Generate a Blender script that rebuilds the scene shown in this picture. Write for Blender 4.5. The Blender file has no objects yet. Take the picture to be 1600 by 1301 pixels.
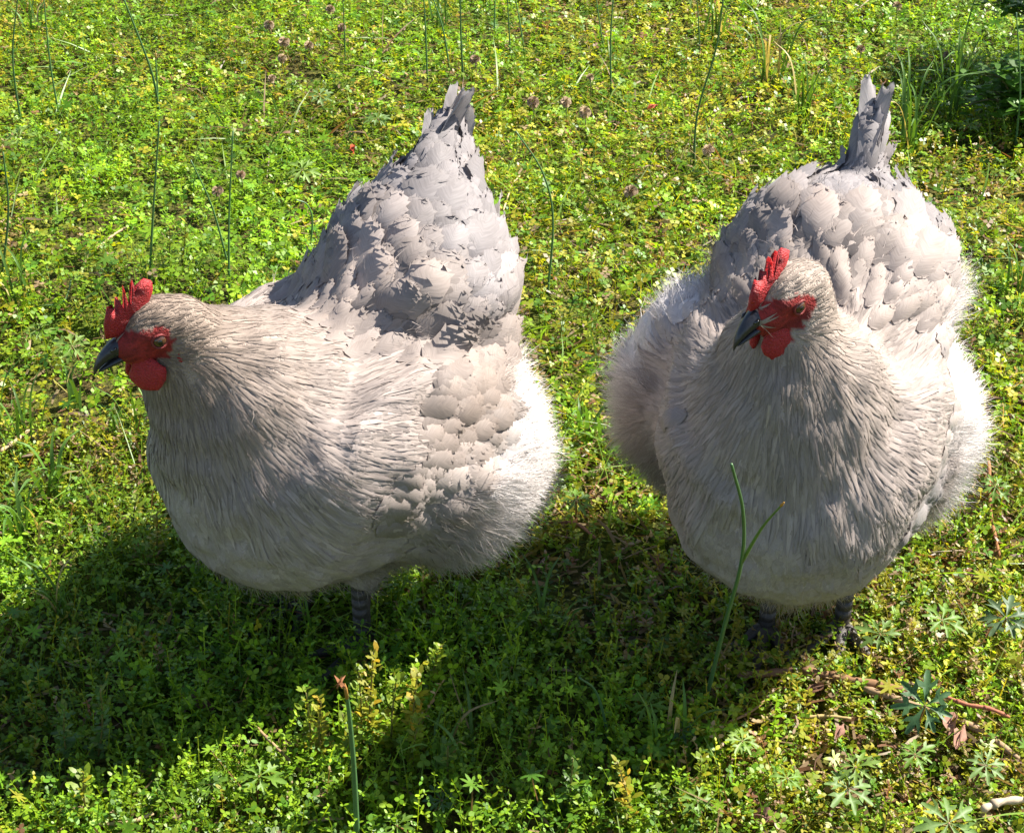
import bpy, bmesh, math, random
import numpy as np
from mathutils import Vector, Matrix, noise as mnoise
from mathutils.bvhtree import BVHTree

R = math.radians
S = bpy.context.scene
COL = S.collection

# ------------------------------------------------------------------ camera, sky, sun, exposure
CAM_H, PITCH, HFOV = 1.0, 33.0, 36.0
cam = bpy.data.cameras.new('camera')
cam_ob = bpy.data.objects.new('camera', cam)
COL.objects.link(cam_ob)
S.camera = cam_ob
cam.sensor_fit = 'HORIZONTAL'
cam.angle = R(HFOV)
cam.clip_start, cam.clip_end = .01, 400
cam_ob.location = (0, 0, CAM_H)
cam_ob.rotation_euler = (R(90 - PITCH), 0, 0)

SUN_EL, SUN_AZ = 47.0, 23.0            # azimuth counted from +x (right) towards +y (away)
sun_dir = Vector((math.cos(R(SUN_AZ)) * math.cos(R(SUN_EL)),
                  math.sin(R(SUN_AZ)) * math.cos(R(SUN_EL)), math.sin(R(SUN_EL))))
world = bpy.data.worlds.new('World')
S.world = world
world.use_nodes = True
wn = world.node_tree
sky = wn.nodes.new('ShaderNodeTexSky')
sky.sky_type = 'NISHITA'
sky.sun_disc = False
sky.sun_elevation = R(SUN_EL)
sky.sun_rotation = R(90 - SUN_AZ)
bg = wn.nodes['Background']
bg.inputs['Strength'].default_value = .066
wn.links.new(sky.outputs[0], bg.inputs[0])
sl = bpy.data.lights.new('sun', 'SUN')
sl.energy = 4.8
sl.angle = R(.53)
sl.color = (1.0, .95, .86)
so = bpy.data.objects.new('sun', sl)
COL.objects.link(so)
so.rotation_euler = sun_dir.to_track_quat('Z', 'Y').to_euler()
so.location = sun_dir * 10
S.view_settings.view_transform = 'Standard'
S.view_settings.look = 'None'
S.view_settings.gamma = 1
S.view_settings.exposure = 1.8
S.cycles.use_denoising = True
S.cycles.max_bounces = 12
S.cycles.diffuse_bounces = 7
S.cycles.transparent_max_bounces = 8

# ------------------------------------------------------------------ helpers
FPX = 800 / math.tan(R(HFOV / 2))
CP, SP = math.cos(R(PITCH)), math.sin(R(PITCH))


def ray(px, py):
    x, y = (px - 800) / FPX, -(py - 650.5) / FPX
    return Vector((x, CP + y * SP, -SP + y * CP))


def ground_at(px, py, z=0.0):
    """where the ray through a photo pixel meets the height z"""
    d = ray(px, py)
    return Vector((0, 0, CAM_H)) + d * ((CAM_H - z) / -d.z)


def at_y(px, py, y):
    """where that ray meets the upright plane at distance y"""
    d = ray(px, py)
    return Vector((0, 0, CAM_H)) + d * (y / d.y)


def tag(o, label, cat, group=None):
    o['label'], o['category'] = label, cat
    if group:
        o['group'] = group
    return o


def empty(name, loc=(0, 0, 0), rz=0.0):
    o = bpy.data.objects.new(name, None)
    COL.objects.link(o)
    o.location = loc
    o.rotation_euler = (0, 0, rz)
    o.empty_display_size = .02
    return o


def link(name, me, parent=None, mat=None):
    o = bpy.data.objects.new(name, me)
    COL.objects.link(o)
    if mat is not None and not me.materials:
        me.materials.append(mat)
    if parent is not None:
        o.parent = parent
    return o


def smooth(me):
    me.polygons.foreach_set('use_smooth', np.ones(len(me.polygons), dtype=bool))


def np_mesh(name, V, loops, starts, totals, color=None, uv=None, smooth_=True):
    """mesh from flat arrays; color per vertex (n,3), uv per vertex (n,2)"""
    me = bpy.data.meshes.new(name)
    me.vertices.add(len(V))
    me.vertices.foreach_set('co', np.ascontiguousarray(V, dtype=np.float32).ravel())
    me.loops.add(len(loops))
    me.loops.foreach_set('vertex_index', loops.astype(np.int32))
    me.polygons.add(len(starts))
    me.polygons.foreach_set('loop_start', starts.astype(np.int32))
    me.polygons.foreach_set('loop_total', totals.astype(np.int32))
    if color is not None:
        a = me.color_attributes.new('tint', 'FLOAT_COLOR', 'POINT')
        c = np.ones((len(V), 4), dtype=np.float32)
        c[:, :3] = color
        a.data.foreach_set('color', c.ravel())
    if uv is not None:
        u = me.uv_layers.new(name='uv')
        u.data.foreach_set('uv', np.ascontiguousarray(uv[loops], dtype=np.float32).ravel())
    me.update(calc_edges=True)
    if smooth_:
        smooth(me)
    return me


class Batch:
    """collects many identical-topology pieces"""
    def __init__(self):
        self.V, self.C, self.U, self.L, self.T, self.NR, self.n = [], [], [], [], [], [], 0

    def add(self, V, faces, color, uv=None, normal=None):
        # V (n, k, 3); faces list of tuples for one piece; color (n,3) or (n,k,3)
        n, k, _ = V.shape
        base = (np.arange(n) * k + self.n)[:, None]
        for ln in sorted({len(f) for f in faces}):
            F = np.array([f for f in faces if len(f) == ln])
            idx = (base[:, :, None] + F[None]).reshape(-1, ln)
            self.L.append(idx.ravel())
            self.T.append(np.full(len(idx), ln))
        if color.ndim == 2:
            color = np.repeat(color[:, None], k, 1)
        self.V.append(V.reshape(-1, 3))
        self.C.append(color.reshape(-1, 3))
        if uv is None:
            uv = np.zeros((k, 2))
        self.U.append(np.tile(uv, (n, 1)))
        if normal is not None:
            self.NR.append(np.repeat(normal, k, 0) if normal.ndim == 2 else normal.reshape(-1, 3))
        self.n += n * k

    def mesh(self, name, smooth_=True):
        V, C, U = np.concatenate(self.V), np.concatenate(self.C), np.concatenate(self.U)
        L, T = np.concatenate(self.L), np.concatenate(self.T)
        st = np.concatenate([[0], np.cumsum(T)[:-1]])
        me = np_mesh(name, V, L, st, T, C, U, smooth_)
        if self.NR:                      # soft plumage: shade with the normal of the coat it lies in
            me.normals_split_custom_set_from_vertices(np.concatenate(self.NR))
        return me


def unit(a):
    return a / np.maximum(np.linalg.norm(a, axis=-1, keepdims=True), 1e-9)


def tube(pts, radii, seg=6, cap=True):
    """tapered tube through points -> verts, faces"""
    V, Fc = [], []
    pts = [Vector(p) for p in pts]
    for i, p in enumerate(pts):
        d = (pts[min(i + 1, len(pts) - 1)] - pts[max(i - 1, 0)]).normalized()
        a = d.orthogonal().normalized() if i == 0 else (a - d * a.dot(d)).normalized()
        b = d.cross(a)
        for k in range(seg):
            t = 2 * math.pi * k / seg
            V.append(p + (a * math.cos(t) + b * math.sin(t)) * radii[i])
    for i in range(len(pts) - 1):
        for k in range(seg):
            k2 = (k + 1) % seg
            Fc.append((i * seg + k, i * seg + k2, (i + 1) * seg + k2, (i + 1) * seg + k))
    if cap:
        Fc.append(tuple(range(seg))[::-1])
        Fc.append(tuple(range((len(pts) - 1) * seg, len(pts) * seg)))
    return V, Fc


def pymesh(name, V, Fc, smooth_=True):
    me = bpy.data.meshes.new(name)
    me.from_pydata([tuple(v) for v in V], [], Fc)
    if smooth_:
        smooth(me)
    return me


def bez(pts, n=10):
    """Catmull-Rom through points"""
    P = [Vector(p) for p in pts]
    P = [P[0] * 2 - P[1]] + P + [P[-1] * 2 - P[-2]]
    out = []
    for i in range(1, len(P) - 2):
        for k in range(n):
            t = k / n
            a, b, c, d = P[i - 1:i + 3]
            out.append(.5 * ((2 * b) + (c - a) * t + (2 * a - 5 * b + 4 * c - d) * t * t + (3 * b - a - 3 * c + d) * t ** 3))
    out.append(P[-2])
    return out


# value noise for distributing plants (vectorised)
class VNoise:
    def __init__(self, seed):
        self.g = np.random.default_rng(seed).random((64, 64))

    def __call__(self, x, y, f):
        x, y = np.asarray(x) * f + 17.3, np.asarray(y) * f + 9.1
        i, j = np.floor(x).astype(int), np.floor(y).astype(int)
        u, v = x - i, y - j
        u, v = u * u * (3 - 2 * u), v * v * (3 - 2 * v)
        g = self.g
        a, b = g[i % 64, j % 64], g[(i + 1) % 64, j % 64]
        c, d = g[i % 64, (j + 1) % 64], g[(i + 1) % 64, (j + 1) % 64]
        return (a * (1 - u) + b * u) * (1 - v) + (c * (1 - u) + d * u) * v


# ------------------------------------------------------------------ materials
def new_mat(name):
    m = bpy.data.materials.new(name)
    m.use_nodes = True
    nt = m.node_tree
    p = nt.nodes['Principled BSDF']
    return m, nt, p


def leaf_material(name, source, trans=.4, rough=.42, gloss=.35, tcol=(1.25, 1.15, .45)):
    """thin leaf: gloss and diffuse in front, light let through from behind"""
    m, nt, p = new_mat(name)
    N, Lk = nt.nodes.new, nt.links.new
    if source == 'attr':
        c = N('ShaderNodeAttribute'); c.attribute_name = 'tint'; col = c.outputs['Color']
    elif source == 'object':
        c = N('ShaderNodeObjectInfo'); col = c.outputs['Color']
    else:
        c = N('ShaderNodeRGB'); c.outputs[0].default_value = (*source, 1); col = c.outputs[0]
    tc = N('ShaderNodeNewGeometry')
    nz = N('ShaderNodeTexNoise'); nz.inputs['Scale'].default_value = 420; nz.inputs['Detail'].default_value = 2
    Lk(tc.outputs['Position'], nz.inputs['Vector'])
    mr = N('ShaderNodeMapRange'); mr.inputs['To Min'].default_value = .72; mr.inputs['To Max'].default_value = 1.28
    Lk(nz.outputs['Fac'], mr.inputs['Value'])
    mx = N('ShaderNodeMix'); mx.data_type = 'RGBA'; mx.blend_type = 'MULTIPLY'; mx.inputs['Factor'].default_value = 1
    Lk(col, mx.inputs['A']); Lk(mr.outputs[0], mx.inputs['B'])
    Lk(mx.outputs['Result'], p.inputs['Base Color'])
    p.inputs['Roughness'].default_value = rough
    p.inputs['Specular IOR Level'].default_value = gloss
    t = N('ShaderNodeBsdfTranslucent')
    m2 = N('ShaderNodeMix'); m2.data_type = 'RGBA'; m2.blend_type = 'MULTIPLY'; m2.inputs['Factor'].default_value = 1
    m2.inputs['B'].default_value = (*tcol, 1)
    Lk(mx.outputs['Result'], m2.inputs['A']); Lk(m2.outputs['Result'], t.inputs['Color'])
    ms = N('ShaderNodeMixShader'); ms.inputs[0].default_value = trans
    Lk(p.outputs[0], ms.inputs[1]); Lk(t.outputs[0], ms.inputs[2])
    Lk(ms.outputs[0], nt.nodes['Material Output'].inputs['Surface'])
    return m


def feather_material(name, source, trans=.28):
    m, nt, p = new_mat(name)
    N, Lk = nt.nodes.new, nt.links.new
    if source == 'attr':
        c = N('ShaderNodeAttribute'); c.attribute_name = 'tint'; col = c.outputs['Color']
    else:
        c = N('ShaderNodeObjectInfo'); col = c.outputs['Color']
    uv = N('ShaderNodeUVMap'); uv.uv_map = 'uv'
    sp = N('ShaderNodeSeparateXYZ'); Lk(uv.outputs[0], sp.inputs[0])
    ab = N('ShaderNodeMath'); ab.operation = 'ABSOLUTE'; Lk(sp.outputs['X'], ab.inputs[0])
    mul = N('ShaderNodeMath'); mul.operation = 'MULTIPLY_ADD'; mul.inputs[1].default_value = -.28
    Lk(ab.outputs[0], mul.inputs[0]); Lk(sp.outputs['Y'], mul.inputs[2])
    cb = N('ShaderNodeCombineXYZ'); Lk(mul.outputs[0], cb.inputs['X'])
    x2 = N('ShaderNodeMath'); x2.operation = 'MULTIPLY'; x2.inputs[1].default_value = .06
    Lk(sp.outputs['X'], x2.inputs[0]); Lk(x2.outputs[0], cb.inputs['Y'])
    oi = N('ShaderNodeObjectInfo'); Lk(oi.outputs['Random'], cb.inputs['Z'])
    nz = N('ShaderNodeTexNoise'); nz.inputs['Scale'].default_value = 26; nz.inputs['Detail'].default_value = 3
    Lk(cb.outputs[0], nz.inputs['Vector'])
    mr = N('ShaderNodeMapRange'); mr.inputs['To Min'].default_value = .66; mr.inputs['To Max'].default_value = 1.26
    Lk(nz.outputs['Fac'], mr.inputs['Value'])
    mx = N('ShaderNodeMix'); mx.data_type = 'RGBA'; mx.blend_type = 'MULTIPLY'; mx.inputs['Factor'].default_value = 1
    Lk(col, mx.inputs['A']); Lk(mr.outputs[0], mx.inputs['B'])
    Lk(mx.outputs['Result'], p.inputs['Base Color'])
    p.inputs['Roughness'].default_value = .62
    p.inputs['Specular IOR Level'].default_value = .22
    p.inputs['Sheen Weight'].default_value = .05
    bp = N('ShaderNodeBump'); bp.inputs['Strength'].default_value = .35; bp.inputs['Distance'].default_value = .0006
    Lk(nz.outputs['Fac'], bp.inputs['Height']); Lk(bp.outputs[0], p.inputs['Normal'])
    t = N('ShaderNodeBsdfTranslucent'); Lk(mx.outputs['Result'], t.inputs['Color'])
    ms = N('ShaderNodeMixShader'); ms.inputs[0].default_value = trans
    Lk(p.outputs[0], ms.inputs[1]); Lk(t.outputs[0], ms.inputs[2])
    Lk(ms.outputs[0], nt.nodes['Material Output'].inputs['Surface'])
    return m


def plain_material(name, rgb, rough=.6, spec=.4, nscale=300, var=.3, bump=.4, bdist=.001, attr=False):
    m, nt, p = new_mat(name)
    N, Lk = nt.nodes.new, nt.links.new
    tc = N('ShaderNodeTexCoord')
    nz = N('ShaderNodeTexNoise'); nz.inputs['Scale'].default_value = nscale; nz.inputs['Detail'].default_value = 4
    Lk(tc.outputs['Object'], nz.inputs['Vector'])
    mr = N('ShaderNodeMapRange'); mr.inputs['To Min'].default_value = 1 - var; mr.inputs['To Max'].default_value = 1 + var
    Lk(nz.outputs['Fac'], mr.inputs['Value'])
    mx = N('ShaderNodeMix'); mx.data_type = 'RGBA'; mx.blend_type = 'MULTIPLY'; mx.inputs['Factor'].default_value = 1
    if attr:
        a = N('ShaderNodeAttribute'); a.attribute_name = 'tint'; Lk(a.outputs['Color'], mx.inputs['A'])
    else:
        mx.inputs['A'].default_value = (*rgb, 1)
    Lk(mr.outputs[0], mx.inputs['B'])
    Lk(mx.outputs['Result'], p.inputs['Base Color'])
    bp = N('ShaderNodeBump'); bp.inputs['Strength'].default_value = bump; bp.inputs['Distance'].default_value = bdist
    Lk(nz.outputs['Fac'], bp.inputs['Height']); Lk(bp.outputs[0], p.inputs['Normal'])
    p.inputs['Roughness'].default_value = rough
    p.inputs['Specular IOR Level'].default_value = spec
    return m


M_LEAF = leaf_material('leaf_thin', 'attr', trans=.48)
M_LEAF_OB = leaf_material('leaf_thin_single', 'object', trans=.36, rough=.5)
M_STEM = leaf_material('green_stem', 'object', trans=.08, rough=.4, gloss=.45)
M_DRY = leaf_material('dry_plant', 'object', trans=.2, rough=.75, gloss=.15, tcol=(1.1, .9, .6))
M_FEATHER = feather_material('feather_mass', 'attr')
M_FEATHER_OB = feather_material('feather_single', 'object', trans=.38)
M_FLUFF = feather_material('down_fluff', 'attr', trans=.32)
M_SKIN = plain_material('hen_body', (.5, .45, .42), rough=.7, spec=.25, nscale=650, var=.4, bump=1.0, bdist=.0016, attr=True)
M_COMB = plain_material('red_comb', (.31, .014, .016), rough=.52, spec=.4, nscale=700, var=.55, bump=1.0, bdist=.0022)
M_COMB.node_tree.nodes['Principled BSDF'].inputs['Subsurface Weight'].default_value = .25
M_COMB.node_tree.nodes['Principled BSDF'].inputs['Subsurface Radius'].default_value = (.006, .0015, .001)
M_COMB.node_tree.nodes['Principled BSDF'].inputs['Subsurface Scale'].default_value = 1.0
M_LID = plain_material('eyelid_skin', (.16, .022, .02), rough=.6, spec=.3, nscale=1200, var=.4, bump=.6)
M_BEAK = plain_material('horn_beak', (.016, .0155, .018), rough=.28, spec=.5, nscale=500, var=.5, bump=.25)
M_LEG = plain_material('slate_leg', (.055, .046, .040), rough=.5, spec=.4, nscale=700, var=.5, bump=.8)
M_EYE = plain_material('eye_iris', (.06, .026, .012), rough=.08, spec=.6, nscale=900, var=.4, bump=0)
M_PUPIL = plain_material('eye_pupil', (.004, .004, .004), rough=.05, spec=.7, var=0, bump=0)

# ------------------------------------------------------------------ ground
rng = np.random.default_rng(11)
vn1, vn2, vn3 = VNoise(1), VNoise(2), VNoise(3)


def gz(x, y):
    """gentle relief of the lawn"""
    return (vn1(x, y, 2.2) - .5) * .030 + (vn2(x, y, 7) - .5) * .010


def build_ground():
    n = 150
    # dense near the camera, wide sheet to the horizon
    u = np.linspace(-1, 1, n)
    xs = np.sign(u) * (np.abs(u) * 3 + np.abs(u) ** 9 * 120)
    ys = 1.6 + np.sign(u) * (np.abs(u) * 3 + np.abs(u) ** 9 * 120)
    X, Y = np.meshgrid(xs, ys)
    V = np.stack([X, Y, gz(X, Y) - .004], -1).reshape(-1, 3)
    i, j = np.meshgrid(np.arange(n - 1), np.arange(n - 1))
    a = (j * n + i).ravel()
    F = np.stack([a, a + 1, a + n + 1, a + n], 1)
    me = np_mesh('ground', V, F.ravel(), np.arange(len(F)) * 4, np.full(len(F), 4))
    m, nt, p = new_mat('soil_and_moss')
    N, Lk = nt.nodes.new, nt.links.new
    tc = N('ShaderNodeTexCoord')
    n1 = N('ShaderNodeTexNoise'); n1.inputs['Scale'].default_value = 9; n1.inputs['Detail'].default_value = 8
    n2 = N('ShaderNodeTexNoise'); n2.inputs['Scale'].default_value = 160; n2.inputs['Detail'].default_value = 6
    Lk(tc.outputs['Object'], n1.inputs['Vector']); Lk(tc.outputs['Object'], n2.inputs['Vector'])
    r = N('ShaderNodeValToRGB')
    r.color_ramp.elements[0].position = .35; r.color_ramp.elements[0].color = (.060, .048, .020, 1)
    r.color_ramp.elements[1].position = .7; r.color_ramp.elements[1].color = (.085, .135, .014, 1)
    Lk(n1.outputs['Fac'], r.inputs[0])
    r2 = N('ShaderNodeValToRGB')
    r2.color_ramp.elements[0].position = .4; r2.color_ramp.elements[0].color = (.5, .5, .5, 1)
    r2.color_ramp.elements[1].position = .7; r2.color_ramp.elements[1].color = (1.7, 1.5, 1.2, 1)
    Lk(n2.outputs['Fac'], r2.inputs[0])
    mx = N('ShaderNodeMix'); mx.data_type = 'RGBA'; mx.blend_type = 'MULTIPLY'; mx.inputs['Factor'].default_value = 1
    Lk(r.outputs[0], mx.inputs['A']); Lk(r2.outputs[0], mx.inputs['B']); Lk(mx.outputs['Result'], p.inputs['Base Color'])
    bp = N('ShaderNodeBump'); bp.inputs['Strength'].default_value = 1; bp.inputs['Distance'].default_value = .008
    Lk(n2.outputs['Fac'], bp.inputs['Height']); Lk(bp.outputs[0], p.inputs['Normal'])
    p.inputs['Roughness'].default_value = .95
    p.inputs['Specular IOR Level'].default_value = .1
    o = link('ground', me, None, m)
    o['kind'] = 'structure'


build_ground()

# ------------------------------------------------------------------ hens
def add_ell(bm, c, r, seg=24):
    Mx = Matrix.Translation(c) @ Matrix.Diagonal((r[0], r[1], r[2], 1))
    bmesh.ops.create_uvsphere(bm, u_segments=seg, v_segments=seg // 2, radius=1, matrix=Mx)


def sph(p, r):
    return (*p, r, r, r)


def add_chain(bm, pts, n=6):
    for a, b in zip(pts[:-1], pts[1:]):
        for i in range(n):
            t = i / n
            q = [u * (1 - t) + v * t for u, v in zip(a, b)]
            add_ell(bm, q[:3], q[3:])
    add_ell(bm, pts[-1][:3], pts[-1][3:])


# --- single large feathers: a shaft and slanting barbs, five variants of each kind, shared by all copies
def feather_mesh(name, width, curl, cup, seed, tip=.55, frayed=.05, fringe=2, flen=1.0):
    """unit-length feather along +y, face to +z: a cambered vane, barbs slanting forward, ragged rim"""
    rr = random.Random(seed)
    V, Fc, UV = [], [], []
    rows = [0, .2, .42, .60, .74, .85, .93, .98, 1.0]
    cols = [-1, -.55, 0, .55, 1]

    def prof(t):
        if t < .15:
            return .4 + .6 * t / .15
        return 1.0 if t < tip else max(.10, (1 - ((t - tip) / (1.001 - tip)) ** 2.4) ** .5)
    for i, t in enumerate(rows):
        for s_ in cols:
            edge = abs(s_) == 1
            w = width * prof(t) * (1 + (rr.uniform(-frayed, frayed) if edge else 0))
            y = t + .05 * abs(s_) * (1 - t) * min(1, t * 6) + (rr.uniform(-.02, .02) if edge or i == len(rows) - 1 else 0)
            z = curl * t - 1.8 * curl * t * t - cup * s_ * s_ + rr.uniform(-.006, .006)
            V.append((s_ * w, y, z)); UV.append((s_, t))
    k = len(cols)
    for i in range(len(rows) - 1):
        for j in range(k - 1):
            Fc.append((i * k + j, i * k + j + 1, (i + 1) * k + j + 1, (i + 1) * k + j))
    # loose barb ends along the rim
    rim = [i * k for i in range(3, len(rows))] + [(len(rows) - 1) * k + j for j in range(1, k)] + [i * k + k - 1 for i in range(len(rows) - 2, 2, -1)]
    for a_, b_ in zip(rim[:-1], rim[1:]):
        if fringe and rr.random() < .75:
            p = Vector(V[a_]).lerp(Vector(V[b_]), rr.uniform(.3, .8))
            d = Vector((p.x * rr.uniform(.5, 1.4), .14 + .1 * rr.random(), rr.uniform(-.06, .05))).normalized() * rr.uniform(.03, .08) * flen
            V.append(tuple(p + d)); UV.append((1, 1))
            Fc.append((a_, b_, len(V) - 1))
    me = pymesh(name, V, Fc)
    u = me.uv_layers.new(name='uv')
    for lp in me.loops:
        u.data[lp.index].uv = UV[lp.vertex_index]
    me.materials.append(M_FEATHER_OB)
    return me


FM = {
    'cushion_feather': [feather_mesh('cushion_feather', .33, .20, .09, 10 + k, frayed=.09) for k in range(5)],
    'wing_feather': [feather_mesh('wing_feather', .27, .13, .05, 20 + k, frayed=.05) for k in range(5)],
    'tail_feather': [feather_mesh('tail_feather', (.085, .10, .115, .09, .105)[k], (.10, .16, .05, .2, .12)[k], .05, 30 + k, tip=.55, frayed=.04, fringe=1, flen=.4) for k in range(5)],
    'tail_covert': [feather_mesh('tail_covert', .24, .10, .08, 50 + k, frayed=.06, flen=.7) for k in range(5)],
    'saddle_feather': [feather_mesh('saddle_feather', .20, .14, .05, 40 + k, tip=.35, frayed=.07) for k in range(5)],
}


def flow_field(anchors, P):
    A = np.array([a[0] for a in anchors]); D = unit(np.array([a[1] for a in anchors], float))
    d2 = ((P[:, None] - A[None]) ** 2).sum(-1) + 1e-5
    w = 1 / d2 ** 2
    return unit((w[..., None] * D[None]).sum(1))


def make_hen(cfg):
    name = 'hen'
    root = empty(name, cfg['loc'], R(-90 - cfg['theta']))
    tag(root, cfg['label'], 'hen', 'pale lavender hens')
    rg = np.random.default_rng(cfg['seed'])
    pr = random.Random(cfg['seed'])
    # head frame (x beak, y left, z up) in hen space; origin between the eyes
    Hc = Vector(cfg['head'])
    HM = Matrix.Translation(Hc) @ Matrix.Rotation(R(cfg['head_yaw']), 4, 'Z') @ Matrix.Rotation(R(cfg['head_pitch']), 4, 'Y') @ Matrix.Rotation(R(cfg.get('head_roll', 0)), 4, 'X')
    H3 = HM.to_3x3()

    # ---- body: one continuous surface
    bm = bmesh.new()
    for c, r in cfg['ells']:
        add_ell(bm, c, r)
    hb = HM @ Vector((-.022, 0, -.004))
    add_chain(bm, cfg['neck'] + [sph(hb, .0235)])
    add_chain(bm, cfg['cush'])
    for c, r in (((-.006, 0, .004), (.028, .021, .0225)), ((.012, 0, -.004), (.022, .0165, .017)),
                 ((.012, 0, -.013), (.019, .012, .010)), ((.004, .0145, .007), (.014, .006, .006)), ((.004, -.0145, .007), (.014, .006, .006)),
                 ((-.016, .013, -.012), (.013, .011, .015)), ((-.016, -.013, -.012), (.013, .011, .015))):
        b2 = bmesh.new()
        bmesh.ops.create_uvsphere(b2, u_segments=20, v_segments=12, radius=1, matrix=HM @ Matrix.Translation(c) @ Matrix.Diagonal((*r, 1)))
        me_ = bpy.data.meshes.new('t'); b2.to_mesh(me_); b2.free()
        bm.from_mesh(me_); bpy.data.meshes.remove(me_)
    # feathered thighs reaching down to the shanks
    for s in (1, -1):
        hip = cfg['feet'][0 if s > 0 else 1]
        add_chain(bm, [(hip[0] - .02, s * .06, .17, .05, .045, .05), (hip[0] - .005, hip[1], .10, .02, .02, .025)], 5)
    me = bpy.data.meshes.new('tmp'); bm.to_mesh(me); bm.free()
    o = bpy.data.objects.new('body', me); COL.objects.link(o)
    md = o.modifiers.new('r', 'REMESH'); md.mode = 'VOXEL'; md.voxel_size = .0032
    sm = o.modifiers.new('s', 'SMOOTH'); sm.iterations = 9; sm.factor = .5
    dg = bpy.context.evaluated_depsgraph_get()
    body = bpy.data.meshes.new_from_object(o.evaluated_get(dg))
    body.name = 'hen_body'
    o.modifiers.clear(); o.data = body
    bpy.data.meshes.remove(me)
    body.materials.clear(); body.materials.append(M_SKIN)
    nv = len(body.vertices)
    P = np.empty(nv * 3, np.float32); body.vertices.foreach_get('co', P); P = P.reshape(-1, 3).astype(float)
    E = np.empty(len(body.edges) * 2, np.int32); body.edges.foreach_get('vertices', E); E = E.reshape(-1, 2)
    deg = np.bincount(E.ravel(), minlength=nv)[:, None]
    dh = np.linalg.norm(P - np.array(Hc), axis=1)
    wt = (np.clip((dh - .035) / .05, 0, 1) * np.clip((P[:, 2] - .09) / .03, 0, 1) * np.clip((cfg['cush_top'] + .02 - P[:, 2]) / .03, .03, 1))[:, None] * .9
    for _ in range(cfg.get('passes', 80)):
        acc = np.stack([np.bincount(E[:, 0], P[E[:, 1], k], nv) + np.bincount(E[:, 1], P[E[:, 0], k], nv) for k in range(3)], 1) / deg
        P += (acc - P) * wt
    body.vertices.foreach_set('co', P.astype(np.float32).ravel())
    body.update()
    NV = np.empty(nv * 3, np.float32); body.vertex_normals.foreach_get('vector', NV); NV = NV.reshape(-1, 3).astype(float)
    l1, l2 = VNoise(cfg['seed'] + 90), VNoise(cfg['seed'] + 91)
    lump_ = (l1(P[:, 0] + P[:, 1] * .6, P[:, 2] - P[:, 1] * .7, 28) - .5) * .010 + (l2(P[:, 0] * .8 - P[:, 1], P[:, 2] + P[:, 0] * .3, 60) - .5) * .006
    P += NV * (lump_ * wt[:, 0])[:, None]
    for _ in range(2):
        acc = np.stack([np.bincount(E[:, 0], P[E[:, 1], k], nv) + np.bincount(E[:, 1], P[E[:, 0], k], nv) for k in range(3)], 1) / deg
        P += (acc - P) * wt
    body.vertices.foreach_set('co', P.astype(np.float32).ravel())
    body.update()
    smooth(body)
    o.parent = root

    nv = len(body.vertices)
    P = np.empty(nv * 3, np.float32); body.vertices.foreach_get('co', P); P = P.reshape(-1, 3).astype(float)
    NV = np.empty(nv * 3, np.float32); body.vertex_normals.foreach_get('vector', NV); NV = NV.reshape(-1, 3).astype(float)
    Hinv = np.array(H3.inverted())

    def head_local(Q):
        return (Q - np.array(Hc)) @ Hinv.T

    nz = VNoise(cfg['seed'] + 50)

    def face_mask(Q):
        h = head_local(Q)
        wob = nz(Q[:, 0] * 1.3 + Q[:, 1], Q[:, 2] * 1.3, 190)
        d = ((h[:, 0] - .010) / .0235) ** 2 + ((h[:, 2] + .002) / .0175) ** 2
        m_ = (d < .55 + .75 * wob) & (np.abs(h[:, 1]) < .035) & (h[:, 0] > -.016)
        crown = (h[:, 2] > .0125 - .5 * np.maximum(0, h[:, 0] - .02)) & (np.abs(h[:, 1]) < .030)
        chin = (h[:, 0] > .008) & (h[:, 2] < -.004) & (h[:, 2] > -.026) & (np.abs(h[:, 1]) < .022)
        return (m_ & ~crown) | chin


    def plumage(Q):
        """feather colour over the hen: warm dove grey, browner on neck and wing bow, paler down behind"""
        h = head_local(Q)
        dh = np.linalg.norm(Q - np.array(Hc), axis=1)
        base = np.array([.365, .304, .272])
        neck = np.array(cfg['neck_col'])
        down = np.array([.68, .63, .61])
        cush = np.array([.272, .246, .244])
        k = np.clip(1.2 - dh / .14, 0, 1)[:, None]
        c = base * (1 - k) + neck * k
        f = (np.clip((-.02 - Q[:, 0]) / .05, 0, 1) * np.clip((.285 - Q[:, 2]) / .04, 0, 1))[:, None]
        if cfg.get('puffs'):
            f = np.maximum(f, (np.clip((np.abs(Q[:, 1]) - .095) / .02, 0, 1) * np.clip((-.01 - Q[:, 0]) / .03, 0, 1))[:, None])
        c = c * (1 - f) + down * f
        g = (np.clip((-.05 - Q[:, 0]) / .05, 0, 1) * np.clip((Q[:, 2] - .30) / .04, 0, 1))[:, None]
        g = g * (1 - f) if cfg.get('puffs') else g
        c = c * (1 - g) + cush * g
        for ctr, rad, pale in cfg['patches']:
            w = np.clip(1.3 - np.linalg.norm((Q - np.array(ctr)) / np.array(rad), axis=1), 0, 1)[:, None] * .8
            c = c * (1 - w) + np.array(pale) * w
        v = nz(Q[:, 0] + Q[:, 1] * .7, Q[:, 2] + Q[:, 1] * .3, 30)[:, None]
        return c * (.88 + .24 * v)

    colr = plumage(P)
    fm = face_mask(P)
    spk = nz(P[:, 0] * 1.7 + P[:, 1], P[:, 2] * 1.7 - P[:, 1], 400)[:, None]
    colr[fm] = (np.array([.22, .020, .018]) * (.5 + 1.0 * spk))[fm]
    a = body.color_attributes.new('tint', 'FLOAT_COLOR', 'POINT')
    cc = np.ones((nv, 4), np.float32); cc[:, :3] = colr
    a.data.foreach_set('color', cc.ravel())

    # ---- surface sampling
    body.calc_loop_triangles()
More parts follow.
